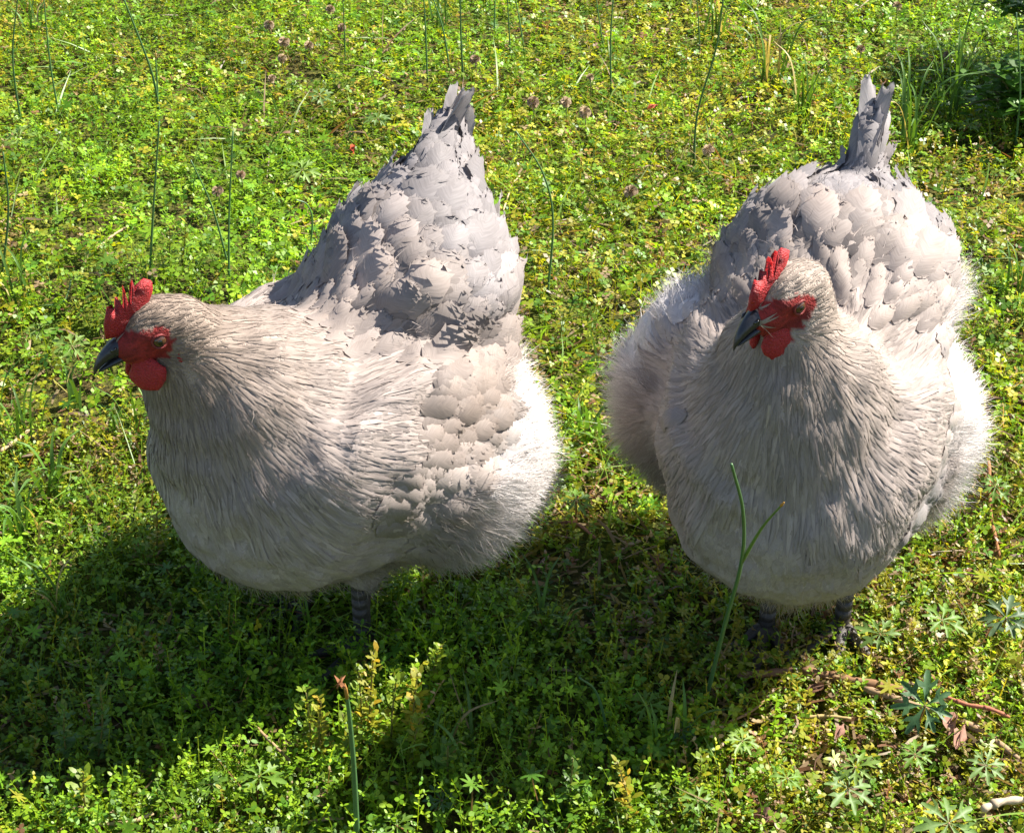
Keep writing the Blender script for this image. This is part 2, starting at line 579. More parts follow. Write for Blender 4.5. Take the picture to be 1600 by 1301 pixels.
    T = np.empty(len(body.loop_triangles) * 3, np.int32); body.loop_triangles.foreach_get('vertices', T); T = T.reshape(-1, 3)
    ar = .5 * np.linalg.norm(np.cross(P[T[:, 1]] - P[T[:, 0]], P[T[:, 2]] - P[T[:, 0]]), axis=1)
    cum = np.cumsum(ar) / ar.sum()
    area = ar.sum()

    def sample(n):
        t = np.searchsorted(cum, rg.random(n)).clip(0, len(T) - 1)
        u, v = rg.random(n), rg.random(n)
        sw = u + v > 1
        u[sw], v[sw] = 1 - u[sw], 1 - v[sw]
        w = 1 - u - v
        tri = T[t]
        q = P[tri[:, 0]] * w[:, None] + P[tri[:, 1]] * u[:, None] + P[tri[:, 2]] * v[:, None]
        nn = NV[tri[:, 0]] * w[:, None] + NV[tri[:, 1]] * u[:, None] + NV[tri[:, 2]] * v[:, None]
        return q, unit(nn)

    hx = np.array(H3.col[0])
    AN = [(tuple(Hc), tuple(-hx)), (tuple(np.array(Hc) + np.array([0, 0, -.05])), (-.25, 0, -1))]
    NK = cfg['neck'][1][:3]
    for s in (-1, 1):
        AN += [((.15, .05 * s, .30), (-.25, .15 * s, -1)), ((.10, .09 * s, .30), (-.55, .25 * s, -.8)), ((.03, .10 * s, .31), (-.9, .2 * s, -.55)),
               ((.16, .06 * s, .22), (-.35, .1 * s, -1)), ((.13, .09 * s, .16), (-.8, 0, -.6)), ((.05, .12 * s, .17), (-1, 0, -.35)),
               ((.05, .13 * s, .25), (-.9, .0, -.5)), ((-.05, .14 * s, .25), (-1, 0, -.12)),
               ((-.05, .12 * s, .13), (-.9, 0, -.5)), ((-.12, .14 * s, .17), (-.7, .3 * s, -.5)), ((-.1, .15 * s, .23), (-.8, .3 * s, .1)),
               ((-.02, .08 * s, .34), (-1, .1 * s, -.2)), ((-.08, .10 * s, .34), (-.85, .05 * s, .25)), ((-.14, .09 * s, .36), (-.6, -.1 * s, .6)),
               ((-.19, .07 * s, .33), (-.5, 0, .3)), ((-.15, .12 * s, .30), (-.9, .1 * s, -.05)), ((-.18, .05 * s, .40), (-.4, -.3 * s, 1))]
    AN += [((.18, 0, .28), (-.1, 0, -1)), ((.18, 0, .2), (-.3, 0, -1)), ((.12, 0, .12), (-1, 0, -.3)), ((0, 0, .1), (-1, 0, 0)), ((.03, 0, .37), (-1, 0, -.35)),
           ((-.03, 0, .36), (-1, 0, .1)), ((-.10, 0, .41), (-.7, 0, .7)), ((-.16, 0, .44), (-.4, 0, 1)), ((-.22, 0, .22), (-.6, 0, -.6)), ((-.22, 0, .3), (-.6, 0, .1))]

    def tangent(Q, Nn, jit=.12):
        D = flow_field(AN, Q) + rg.normal(0, jit, Q.shape)
        return unit(D - Nn * (D * Nn).sum(1, keepdims=True))

    def region(Q):
        x, y, z = Q.T
        dh = np.linalg.norm(head_local(Q) - np.array([-.008, 0, 0]), axis=1)
        reg = np.full(len(Q), 'breast', dtype=object)
        wob = (nz(x * 1.1 + y, z + y * .5, 45) - .5) * .055 + rg.normal(0, .010, len(Q))
        zl = np.where(x > .10, .275 - .6 * np.abs(y), .315 - .75 * np.abs(y)) + wob
        reg[(x < .0) & (z < .25)] = 'fluff'
        reg[(x < -.10) & (z < .285)] = 'fluff'
        reg[z < .145] = 'belly'
        reg[(x < .10) & (x > -.10) & (z > .285)] = 'saddle'
        reg[(x < -.045) & (z > .305) & (np.abs(y) < .085 + .6 * np.maximum(0, z - .315))] = 'cushion'
        reg[(x < -.045) & (z > .29) & (np.abs(y) >= .085 + .6 * np.maximum(0, z - .315))] = 'fluff' if cfg.get('puffs') else 'cushion'
        wing = (np.abs(y) > .085) & (x > -.095) & (x < .05) & (np.abs(y) < cfg.get('wing_max', .152)) & (z > .215 + .10 * np.maximum(0, -x)) & (z < .315)
        reg[wing] = 'wing'
        reg[(x > .015) & (z > zl) | ((x > -.03) & (z > zl + .04) & (np.abs(y) < .1) & (x > .0))] = 'hackle'
        reg[(x > -.02) & (x <= .05) & (z > .26) & (np.abs(y) > .06) & (z < .34)] = 'hackle'
        for ctr, rad, _ in cfg['patches']:
            reg[(np.linalg.norm((Q - np.array(ctr)) / np.array(rad), axis=1) < 1) & (reg != 'fluff')] = 'wing'
        reg[(x < -.13) & (z > cfg['cush_top'] - .012)] = 'tail'
        reg[dh < .036] = 'head'
        return reg

    mass = Batch()

    bvh = BVHTree.FromPolygons([tuple(p) for p in P], [tuple(t) for t in T])

    def hug(C):
        """nearest surface points and normals"""
        L_, N_ = np.empty_like(C), np.empty_like(C)
        fn = bvh.find_nearest
        for i, c in enumerate(C):
            l, n_, _, _ = fn(c)
            L_[i], N_[i] = l, n_
        return L_, N_

    def blades(Q, Nn, D, Lg, Wd, lift, curl, col, seg=4, pointed=True, root_off=.0004):
        """feathers that follow the lie of the coat, each vertex riding just above the body"""
        n = len(Q)
        if n == 0:
            return
        tt = np.linspace(0, 1, seg + 1)
        wprof = {True: np.interp(tt, [0, .25, .6, .85, 1], [.5, 1, .8, .4, .03]), False: np.interp(tt, [0, .2, .6, .85, 1], [.55, 1, 1, .75, .15])}[pointed]
        V = np.empty((n, (seg + 1) * 2, 3)); NR = np.empty_like(V)
        UV = np.empty(((seg + 1) * 2, 2))
        C, N_, D_ = Q.copy(), Nn, D
        jit = rg.normal(0, .10, Q.shape)
        nj = rg.normal(0, .08, Q.shape)
        for i, t in enumerate(tt):
            if i:
                C, N_ = hug(C + D_ * (Lg / seg)[:, None])
                D_ = flow_field(AN, C) * .75 + D * .4 + jit
                D_ = unit(D_ - N_ * (D_ * N_).sum(1, keepdims=True))
            c = C + N_ * (root_off + (lift * t - curl * t * t) * Lg)[:, None]
            Sd = np.cross(D_, N_)
            for k, s in enumerate((-1, 1)):
                V[:, i * 2 + k] = c + Sd * (s * Wd * wprof[i] * .5)[:, None]
                NR[:, i * 2 + k] = unit(N_ + Sd * s * .12 - D_ * .05 + nj)
                UV[i * 2 + k] = (s, t)
        mass.add(V, [(2 * i, 2 * i + 1, 2 * i + 3, 2 * i + 2) for i in range(seg)], col, UV, NR)

    Q, Nn = sample(int(area * 90000))
    reg = region(Q)
    skip = face_mask(Q)
    D = tangent(Q, Nn)
    col = plumage(Q) * (1 + rg.normal(0, .07, (len(Q), 1)))
    dh = np.linalg.norm(Q - np.array(Hc), axis=1)

    def pick(kind, keep):
        m_ = (reg == kind) & ~skip & (rg.random(len(Q)) < keep)
        return m_

    full = lambda m_, lo, hi: rg.uniform(lo, hi, m_.sum())
    m_ = pick('head', .95)
    blades(Q[m_], Nn[m_], D[m_], full(m_, .006, .011), full(m_, .0012, .0022), full(m_, .06, .16), full(m_, .0, .12), col[m_] * .95, seg=2)
    m_ = pick('hackle', .72)
    ln = np.clip((dh[m_] - .02) / .14, 0, 1)
    blades(Q[m_], Nn[m_], D[m_], .014 + .032 * ln * rg.uniform(.6, 1.2, m_.sum()), .0018 + .0027 * ln * rg.uniform(.5, 1.25, m_.sum()),
           full(m_, .012, .045), full(m_, .0, .015), col[m_] * (1 + rg.normal(0, .10, (m_.sum(), 1))), seg=4)
    m_ = pick('breast', .45)
    blades(Q[m_], Nn[m_], D[m_], full(m_, .012, .022), full(m_, .005, .010), full(m_, .008, .03), full(m_, .0, .01), col[m_], seg=3, pointed=False)
    m_ = pick('saddle', .55)
    blades(Q[m_], Nn[m_], D[m_], full(m_, .020, .036), full(m_, .0025, .006), full(m_, .012, .05), full(m_, .0, .015), col[m_] * (1 + rg.normal(0, .07, (m_.sum(), 1))), seg=4, pointed=True)
    m_ = pick('wing', .25)
    blades(Q[m_], Nn[m_], D[m_], full(m_, .016, .026), full(m_, .006, .010), full(m_, .04, .09), full(m_, .0, .03), col[m_], seg=3, pointed=False)
    m_ = pick('tail', .30)
    blades(Q[m_], Nn[m_], D[m_], full(m_, .022, .036), full(m_, .006, .011), full(m_, .02, .07), full(m_, .0, .03), col[m_], seg=4, pointed=False)
    m_ = pick('cushion', .25)
    blades(Q[m_], Nn[m_], D[m_], full(m_, .018, .030), full(m_, .008, .014), full(m_, .06, .18), full(m_, .0, .08), col[m_], seg=3, pointed=False)
    fo = link('plumage', mass.mesh('plumage'), root, M_FEATHER)
    fo['kind'] = 'stuff'

    # ---- down: fine strands; long and loose on thighs and rump, short elsewhere
    down = Batch()

    def strands(Q, Nn, D, Lg, Wd, up, col, jit=.35):
        n = len(Q)
        dirn = unit(D * (1 - up)[:, None] + Nn * up[:, None] + rg.normal(0, jit, (n, 3)) * .5)
        droop = unit(D + rg.normal(0, .55, (n, 3)) + np.array([0, 0, -.25]))
        side = unit(np.cross(dirn, Nn + rg.normal(0, .35, (n, 3))))
        a_ = Q - Nn * .002
        b_ = a_ + dirn * (Lg * .55)[:, None]
        c_ = b_ + unit(dirn * .5 + droop * .7) * (Lg * .45)[:, None]
        w = (side * Wd[:, None] * .5)
        V = np.stack([a_ - w, a_ + w, b_ + w * .8, b_ - w * .8, c_], 1)
        down.add(V, [(0, 1, 2, 3), (3, 2, 4)], col, np.array([(-.2, 0), (.2, 0), (.2, .5), (-.2, .5), (0, 1)]), unit(Nn + rg.normal(0, .25, Nn.shape)))

    Q, Nn = sample(int(area * 330000))
    reg = region(Q); skip = face_mask(Q)
    D = tangent(Q, Nn, .25)
    col = plumage(Q) * (1 + rg.normal(0, .07, (len(Q), 1)))
    clump = nz(Q[:, 0] * 1.3 + Q[:, 1], Q[:, 2] + Q[:, 1] * .6, 85)
    for kind, keep, l0, l1, u0, u1, wd in (('fluff', .90, .012, .038, .22, .56, .00042), ('belly', .70, .008, .026, .16, .5, .00045),
                                           ('breast', .36, .006, .015, .06, .28, .00045), ('hackle', .24, .008, .018, .05, .2, .0005),
                                           ('cushion', .22, .010, .026, .15, .5, .0006), ('tail', .10, .008, .018, .1, .3, .0006), ('saddle', .22, .008, .016, .08, .2, .0006),
                                           ('wing', .10, .006, .014, .08, .25, .0006), ('head', .25, .003, .006, .2, .5, .0005)):
        m_ = (reg == kind) & ~skip & (rg.random(len(Q)) < keep)
        n = m_.sum()
        lf = .75 + .5 * clump[m_]
        strands(Q[m_], Nn[m_], D[m_], rg.uniform(l0, l1, n) * lf, rg.uniform(.6, 1.3, n) * wd, rg.uniform(u0, u1, n), col[m_] * (.85 + .3 * clump[m_])[:, None])
    # sparse bristles on the red face
    m_ = skip & (rg.random(len(Q)) < .8)
    n = m_.sum()
    strands(Q[m_], Nn[m_], D[m_], rg.uniform(.002, .0045, n), np.full(n, .0005), rg.uniform(.1, .4, n), np.tile([.30, .20, .17], (n, 1)))
    do = link('down', down.mesh('down'), root, M_FLUFF)
    do['kind'] = 'stuff'

    # ---- single large feathers
    def lay(kind, q, nn, d, length, lift=.12, tint=1.0, roll=0.0):
        nn, d = Vector(nn), Vector(d)
        d = (d + nn * lift).normalized()
        sd = d.cross(nn).normalized()
        nn = sd.cross(d)
        if roll:
            rot = Matrix.Rotation(roll, 3, d); sd = rot @ sd; nn = rot @ nn
        Mx = Matrix((sd, d, nn)).transposed().to_4x4()
        Mx.translation = Vector(q)
        me_ = pr.choice(FM[kind])
        ob = link(kind, me_, root)
        ob.matrix_local = Mx @ Matrix.Diagonal((length * pr.uniform(.9, 1.1) * (pr.choice((-1, 1)) if False else 1), length, length, 1))
        c = plumage(np.array([q]))[0] * tint
        ob.color = (*c, 1)
        return ob

    TEMPLATE = {}

    def lay_soft(kind, q, nn, d, length, lift, tint):
        """a feather that bends with the coat under it, its tip just lifting off"""
        me_ = pr.choice(FM[kind])
        if me_.name not in TEMPLATE:
            v = np.empty(len(me_.vertices) * 3, np.float32); me_.vertices.foreach_get('co', v)
            TEMPLATE[me_.name] = v.reshape(-1, 3).astype(float)
        tv = TEMPLATE[me_.name]
        steps = 7
        C, N_, D_ = [np.array(q, float)], [np.array(nn, float)], [np.array(d, float)]
        for i in range(steps):
            l, n_, _, _ = bvh.find_nearest(Vector(C[-1] + D_[-1] * length / (steps - 1)))
            l, n_ = np.array(l), np.array(n_)
            dd = flow_field(AN, l[None])[0] * .45 + D_[-1] * .8
            dd = dd - n_ * dd.dot(n_)
            C.append(l); N_.append(n_); D_.append(dd / max(1e-6, np.linalg.norm(dd)))
        C, N_, D_ = np.array(C), np.array(N_), np.array(D_)
        t = np.clip(tv[:, 1], 0, 1.12) * (steps - 1)
        i0 = np.minimum(t.astype(int), steps - 1); f = (t - i0)[:, None]
        ctr = C[i0] * (1 - f) + C[i0 + 1] * f
        nv_ = unit(N_[i0] * (1 - f) + N_[i0 + 1] * f)
        dv = unit(D_[i0] * (1 - f) + D_[i0 + 1] * f)
        sd = np.cross(dv, nv_)
        wmax = np.abs(tv[:, 0]).max()
        side = ctr + sd * (tv[:, 0] * length)[:, None]
        out, nout = np.empty_like(side), np.empty_like(side)
        for k in range(len(side)):
            l, n_, _, _ = bvh.find_nearest(Vector(side[k]))
            n_ = np.array(n_)
            u, tt_ = tv[k, 0] / wmax, tv[k, 1]
            out[k] = np.array(l) + n_ * (.0010 + length * (lift * tt_ ** 1.5 - .045 * u * u + .03 + .02 * math.sin(tv[k, 2] * 900)))
            nout[k] = n_ * .8 + nv_[k] * .4 + sd[k] * u * .60 + dv[k] * (tt_ - .55) * 1.0
        me2 = me_.copy()
        me2.vertices.foreach_set('co', out.astype(np.float32).ravel())
        me2.update()
        me2.normals_split_custom_set_from_vertices(unit(nout))
        ob = link(kind, me2, root)
        ob.color = (*(plumage(np.array([q]))[0] * tint), 1)
        return ob

    def scatter(kind, regname, count, mind, l0, l1, lift, tint0, tint1, test=None, count_from=8000):
        q, nn = sample(count_from)
        ok = region(q) == regname
        q, nn = q[ok], nn[ok]
        if test is not None:
            t_ = test(q); q, nn = q[t_], nn[t_]
        along = np.abs((flow_field(AN, q) * nn).sum(1)) < .72      # not where the coat would stand on end
        q, nn = q[along], nn[along]
        d = tangent(q, nn, .20)
        kept = []
        for i in range(len(q)):
            if len(kept) >= count:
                break
            if all(((q[i] - q[j]) ** 2).sum() > mind * mind for j in kept):
                kept.append(i)
        for i in kept:
            lay_soft(kind, q[i], nn[i], d[i], pr.uniform(l0, l1), pr.uniform(*lift), pr.uniform(tint0, tint1))

    scatter('cushion_feather', 'cushion', 235, .0100, .028, .054, (.05, .30), .74, 1.18, lambda q: q[:, 2] < cfg['cush_top'])
    scatter('wing_feather', 'wing', 110, .0125, .030, .044, (.02, .09), .85, 1.12)
    scatter('saddle_feather', 'saddle', 90, .012, .030, .044, (.02, .07), .88, 1.10)
    for ctr, rad, _ in cfg['patches']:
        scatter('wing_feather', 'wing', 50, .0080, .026, .044, (.04, .18), .80, 1.16, lambda q: np.linalg.norm((q - np.array(ctr)) / np.array(rad), axis=1) < 1, 25000)
    # folded flight feathers along the lower rear edge of each wing
    for s in cfg.get('flight', ()):
        for k in range(9):
            t = k / 8
            q0 = np.array([-.01 - .045 * t, s * (.135 + .002 * math.sin(k)), .222 + .045 * t])
            # drop on to the surface
            i = np.argmin(((P - q0) ** 2).sum(1))
            nn = NV[i]
            d = np.array([-1, s * .03, -.22 + .28 * t]); d = d - nn * d.dot(nn)
            lay('wing_feather', P[i] + nn * .001, nn, unit(d), pr.uniform(.055, .07), pr.uniform(.03, .08), pr.uniform(.8, 1.0))
    scatter('tail_covert', 'tail', 70, .0078, .026, .048, (.04, .18), .85, 1.2, count_from=30000)
    for q, d, length, nrm, tint in cfg['tail']:
        lay('tail_feather', q, nrm, d, length, 0, tint, pr.gauss(0, .05))

    # ---- beak, comb, wattles, lobes, eyes
    def head_part(nm, V, Fc, mat, parent=root, sub=0):
        me_ = pymesh(nm, [HM @ Vector(v) for v in V], Fc)
        ob = link(nm, me_, parent, mat)
        if sub:
            mm = ob.modifiers.new('sub', 'SUBSURF'); mm.levels = mm.render_levels = sub
        return ob

    def cone(prof, nseg=12, nar=1.0):
        V, Fc = [], []
        for (x, z, w, ht) in prof:
            for k in range(nseg):
                t = 2 * math.pi * k / nseg
                V.append((x, math.sin(t) * w, z + math.cos(t) * ht))
        for i in range(len(prof) - 1):
            for k in range(nseg):
                k2 = (k + 1) % nseg
                Fc.append((i * nseg + k, (i + 1) * nseg + k, (i + 1) * nseg + k2, i * nseg + k2))
        Fc.append(tuple(range(nseg))); Fc.append(tuple(range((len(prof) - 1) * nseg, len(prof) * nseg))[::-1])
        return V, Fc
    bk = empty('beak'); bk.parent = root
    V, Fc = cone([(.022, -.001, .0085, .0085), (.029, -.001, .0080, .0080), (.036, -.0025, .0066, .0066), (.043, -.0055, .0048, .0052), (.049, -.010, .0030, .0038), (.0525, -.0148, .0014, .0022), (.0535, -.0178, .0004, .0006)])
    head_part('upper_beak', V, Fc, M_BEAK, bk, 1)
    V, Fc = cone([(.022, -.0105, .0072, .0042), (.031, -.0112, .0062, .0036), (.040, -.0130, .0044, .0026), (.047, -.0150, .0022, .0014), (.0495, -.0158, .0006, .0005)])
    head_part('lower_beak', V, Fc, M_BEAK, bk, 1)
    for s in (1, -1):
        V, Fc = tube([(.031, s * .0070, .0018), (.0335, s * .0071, .0010), (.036, s * .0064, .0002)], [.0008, .0013, .0007], 6)
        head_part('nostril', V, Fc, M_PUPIL, bk)

    # comb: serrated blade, rear lobe thick and rounded
    px = cfg['comb']
    n = len(px)
    V, Fc = [], []
    cx = sum(p[0] for p in px) / n; cz = sum(p[1] for p in px) / n
    bend = cfg.get('comb_bend', .12)
    for sgn in (1, -1):
        for inner in (0, 1):
            for (x, z) in px:
                xx, zz = (x, z) if not inner else (x + (cx - x) * .30, z + (cz - z) * .22)
                th = .0016 if not inner else .0034
                zt = max(0, zz - .016)
                V.append((xx, sgn * th + bend * zt + math.sin(x * 260) * .0012 * min(1, zt / .012), zz))
    for sgn in (0, 1):
        o0 = sgn * 2 * n
        for k in range(n):
            k2 = (k + 1) % n
            q = (o0 + k, o0 + k2, o0 + n + k2, o0 + n + k)
            Fc.append(q if sgn else q[::-1])
        q = tuple(o0 + n + k for k in range(n))
        Fc.append(q if sgn else q[::-1])
    for k in range(n):
        k2 = (k + 1) % n
        Fc.append((k, k2, 2 * n + k2, 2 * n + k))
    me_ = pymesh('comb', [HM @ Vector(v) for v in V], Fc)
    bmx = bmesh.new(); bmx.from_mesh(me_); bmesh.ops.recalc_face_normals(bmx, faces=bmx.faces); bmesh.ops.triangulate(bmx, faces=[f for f in bmx.faces if len(f.verts) > 4]); bmx.to_mesh(me_); bmx.free(); smooth(me_)
    link('comb', me_, root, M_COMB)

    def lump(nm, c, r, tilt=(0, 0, 0), pinch=0.0, mat=M_COMB):
        bmx = bmesh.new()
        bmesh.ops.create_uvsphere(bmx, u_segments=20, v_segments=14, radius=1)
        from mathutils import Euler
        for v in bmx.verts:
            k = 1 - pinch * max(0, v.co.z)
            v.co.x *= k; v.co.y *= k
            v.co += v.normal * mnoise.noise(v.co * 2.5 + Vector((cfg['seed'], 0, 0))) * .10
        bmx.transform(HM @ Matrix.Translation(c) @ Euler([R(t) for t in tilt]).to_matrix().to_4x4() @ Matrix.Diagonal((*r, 1)))
        me_ = bpy.data.meshes.new(nm); bmx.to_mesh(me_); bmx.free(); smooth(me_)
        return link(nm, me_, root, mat)
    for s in (1, -1):
        lump('wattle', (.016, s * .0105, -.0265), (.0145, .0052, .0165), (s * 8, 6, s * -24), .45)
        lump('ear_lobe', (-.0125, s * .0195, -.0150), (.0045, .0028, .0095), (s * 14, -12, 0), .3)
        ey = lump('eye', (.0, s * .0192, .0005), (.0052, .0030, .0050), (0, 0, 0), 0, M_EYE)
        bmx = bmesh.new()
        bmesh.ops.create_uvsphere(bmx, u_segments=14, v_segments=10, radius=1, matrix=HM @ Matrix.Translation((.0003, s * .0211, .0005)) @ Matrix.Diagonal((.0026, .0014, .0026, 1)))
        me_ = bpy.data.meshes.new('pupil'); bmx.to_mesh(me_); bmx.free(); smooth(me_)
        link('pupil', me_, ey, M_PUPIL)
        # eyelid ring
        ring = [(math.cos(t) * .0060, s * .0204 - s * .0012 * abs(math.cos(t)), .0005 + math.sin(t) * .0056) for t in np.linspace(0, 2 * math.pi, 17)]
        V, Fc = tube(ring, [.0012] * 17, 6, False)
        head_part('eyelid', V, Fc, M_LID)

    # ---- legs with scaled shanks, three toes forward and one back
    for k, (fx, fy, rot) in enumerate(cfg['feet']):
        lg = empty('leg'); lg.parent = root
        V, Fc = tube([(fx - .012, fy, .125), (fx - .004, fy, .085), (fx, fy, .05), (fx, fy, .022), (fx + .003, fy, .010)], [.012, .0085, .0075, .0078, .010], 10)
        link('shank', pymesh('shank', V, Fc), lg, M_LEG)
        for j in range(6):
            zz = .03 + j * .011
            V, Fc = tube([(fx + .002, fy, zz - .004), (fx + .0025, fy, zz + .004)], [.0080, .0077], 10)
            link('scale', pymesh('scale', V, Fc), lg, M_LEG)
        for ang, ln in ((rot, .062), (rot + 38, .050), (rot - 38, .050), (rot + 170, .026)):
            ca, sa = math.cos(R(ang)), math.sin(R(ang))
            pts = [(fx + ca * t * ln, fy + sa * t * ln, h) for t, h in ((0, .012), (.25, .014), (.5, .009), (.75, .009), (1, .006))]
            V, Fc = tube(pts, [.0075, .0062, .0056, .0050, .0035], 8)
            te = link('toe', pymesh('toe', V, Fc), lg, M_LEG)
            V, Fc = tube([pts[-1], (fx + ca * (ln + .008), fy + sa * (ln + .008), .005), (fx + ca * (ln + .014), fy + sa * (ln + .014), .0)], [.0032, .0024, .0005], 7)
            link('claw', pymesh('claw', V, Fc), te, M_BEAK)
    return root


def comb_from_px(pts):
    f, u = Vector((-.913, .408)), Vector((-.408, -.913))
    out = []
    for x, y in pts:
        d = Vector((x - 250, y - 530)) / 2250
        out.append((d.dot(f), d.dot(u)))
    return out


COMB_A = comb_from_px([(176, 545), (171, 522), (172, 490), (178, 502), (186, 507), (184, 475), (192, 490), (200, 496), (192, 452), (202, 478), (209, 484), (206, 443), (214, 464), (216, 450),
                       (226, 442), (238, 445), (242, 460), (239, 480), (230, 492), (226, 508), (218, 525), (200, 540)])
COMB_A = [(x * 1.08, z * 1.12 + .001) for x, z in COMB_A]
COMB_B = [(x * .96, z * .92) for x, z in COMB_A]


def base_ells(left=.085, w=1.0, fx=0.0, rx=1.0):
    e = [((-.01, 0, .225), (.15, .128 * w, .11)), ((.06 + fx, 0, .222), (.105 * rx, .122 * w, .115)), ((-.03, 0, .175), (.145, .125 * w, .075)), ((-.13 - fx * .5, 0, .215), (.09 * rx, .115, .095))]
    for s in (1, -1):
        e += [((-.085, (left if s > 0 else -.085), .19), (.095, .08, .10)), ((-.015, .10 * s * w, .25), (.12, .035, .075))]
    return e


CUSH = [sph((-.06, 0, .28), .11), (-.12, 0, .335, .1, .108, .1)]


def tail_fan(base, tip, n, width, lateral, seed, rows=3, facing=-.55, droop=0.0):
    """tail feathers in upright layers on both sides: the inner ones longest, outer coverts shorter, closing to a cone"""
    rr = random.Random(seed)
    out = []
    for row in range(rows):
        for s in (1, -1):
            for k in range(n):
                t = k / (n - 1) - .5
                q = Vector(base) + Vector((t * width, s * lateral * (1 + .75 * row), rr.uniform(-.008, .008) - .010 * row - .30 * abs(t) * width))
                aim = Vector(tip) + Vector((t * .022 + rr.uniform(-.004, .004), s * (.002 + .004 * row) + droop * rr.uniform(.2, 1), rr.uniform(-.004, .004)))
                d = aim - q
                ln = d.length * (1, .74, .54)[row] * rr.uniform(.90, 1.04) * (1 - .30 * abs(t))
                d.normalize()
                nrm = Vector((facing + .5 * t, s, .10 + .15 * row))
                nrm = (nrm - d * nrm.dot(d)).normalized()
                out.append((tuple(q), tuple(d), ln, tuple(nrm), rr.uniform(1.10, 1.35)))
    return out


HENS = [
    dict(seed=3, label='pale lavender hen in profile on the left, its beak pointing left', loc=ground_at(520, 985), theta=42,
         head=(.148, -.008, .393), head_yaw=-20, head_pitch=10,
         neck=[sph((.050, 0, .26), .100), sph((.080, -.003, .312), .073), sph((.108, -.008, .346), .045)],
         cush=[sph((-.075, 0, .26), .10), (-.130, .000, .322, .082, .098, .088), (-.155, -.008, .366, .055, .064, .060), (-.168, -.014, .395, .046, .027, .040), (-.180, -.019, .418, .038, .014, .028), (-.192, -.023, .438, .024, .008, .016), (-.203, -.025, .455, .007, .0045, .007)],
         tail=tail_fan((-.160, -.012, .378), (-.216, -.026, .484), 4, .050, .007, 5, rows=2, facing=-.15), cush_top=.405,
         ells=base_ells(fx=-.012, rx=.95), neck_col=(.225, .170, .132), patches=[((-.050, .130, .272), (.055, .06, .042), (.25, .198, .165)), ((.010, .128, .230), (.045, .05, .034), (.42, .36, .33)), ((-.030, .125, .178), (.045, .05, .030), (.42, .36, .33))], comb=COMB_A, feet=[(.0, .045, 5), (-.01, -.045, -5)]),
    dict(seed=8, label='pale lavender hen facing the camera on the right, head turned aside', loc=ground_at(1215, 985), theta=17,
         head=(.116, -.018, .422), head_yaw=-34, head_pitch=12,
         neck=[sph((.055, 0, .26), .100), sph((.078, -.006, .318), .076), sph((.092, -.012, .368), .045)],
         cush=[sph((-.06, 0, .27), .11), (-.12, .003, .318, .098, .110, .096), (-.155, .008, .345, .065, .080, .058), (-.172, .008, .365, .045, .034, .04), (-.186, .010, .390, .031, .017, .028), (-.197, .011, .412, .023, .014, .020), (-.206, .012, .432, .015, .012, .015), (-.211, .013, .446, .008, .009, .007)],
         tail=tail_fan((-.170, .008, .368), (-.218, .013, .486), 3, .036, .006, 6, rows=2, facing=.9, droop=.005), cush_top=.395,
         ells=base_ells(.070, .90) + [((-.075, -.112, .205), (.078, .072, .112)), ((-.08, .068, .20), (.07, .062, .10))],
         passes=62, puffs=True,
         neck_col=(.285, .228, .188), patches=[((.045, .105, .205), (.045, .035, .036), (.33, .31, .315)), ((.0, .13, .245), (.04, .03, .03), (.60, .55, .53))], wing_max=.112, flight=(), comb=COMB_B, comb_bend=.0, feet=[(-.012, .058, 5), (.012, -.010, 0)]),
]
for cfg in HENS:
    make_hen(cfg)
#PLANTS
# ------------------------------------------------------------------ ground cover (nobody could count it)
LEAF_F4 = [(0, 1, 2), (1, 3, 4, 2), (3, 5, 4)]
LEAF_F2 = [(0, 1, 3, 2)]


def leaf_pts(Pb, D, Nn, Lg, Wd, droop, fine=True):
    """Pb base, D direction, Nn leaf normal -> vertex array"""
    Sd = unit(np.cross(D, Nn))
    L_, W_ = Lg[:, None], Wd[:, None]
    if fine:
        return np.stack([Pb, Pb + D * L_ * .35 - Sd * W_ * .46 - Nn * L_ * .02, Pb + D * L_ * .35 + Sd * W_ * .46 - Nn * L_ * .02,
                         Pb + D * L_ * .75 - Sd * W_ * .38 - Nn * L_ * (droop * .5)[:, None], Pb + D * L_ * .75 + Sd * W_ * .38 - Nn * L_ * (droop * .5)[:, None],
                         Pb + D * L_ - Nn * L_ * droop[:, None]], 1)
    return np.stack([Pb, Pb + D * L_ * .55 - Sd * W_ * .5, Pb + D * L_ * .55 + Sd * W_ * .5, Pb + D * L_ - Nn * L_ * droop[:, None]], 1)


def in_feet(x, y):
    m = np.zeros(len(x), bool)
    for c in HENS:
        m |= (x - c['loc'][0]) ** 2 + (y - c['loc'][1]) ** 2 < .075 ** 2
    return m


def scatter_xy(n, y0, y1, pw=1.0):
    """points over the wedge the camera could see, with a wide margin at the sides; more of them near"""
    y = y0 + (y1 - y0) * rng.random(n) ** pw
    hw = .70 + .50 * (y - .6)
    x = rng.uniform(-1, 1, n) * hw
    keep = (~in_feet(x, y) | (rng.random(n) < .6)) & ((vn2(x - 5, y + 2, 5.5) + .5 * vn3(x, y, 17) > .42) | (rng.random(n) < .45))
    return x[keep], y[keep]


def patch(x, y):
    """0 lush green .. 1 yellowed"""
    v = .55 * vn2(x, y, 3.1) + .30 * vn3(x, y, 8) + .15 * vn1(x, y, 23)
    for cx, cy, r, k in PATCHES:
        v = v + k * np.exp(-((x - cx) ** 2 + (y - cy) ** 2) / (r * r))
    return np.clip((v - .30) / .42, 0, 1)


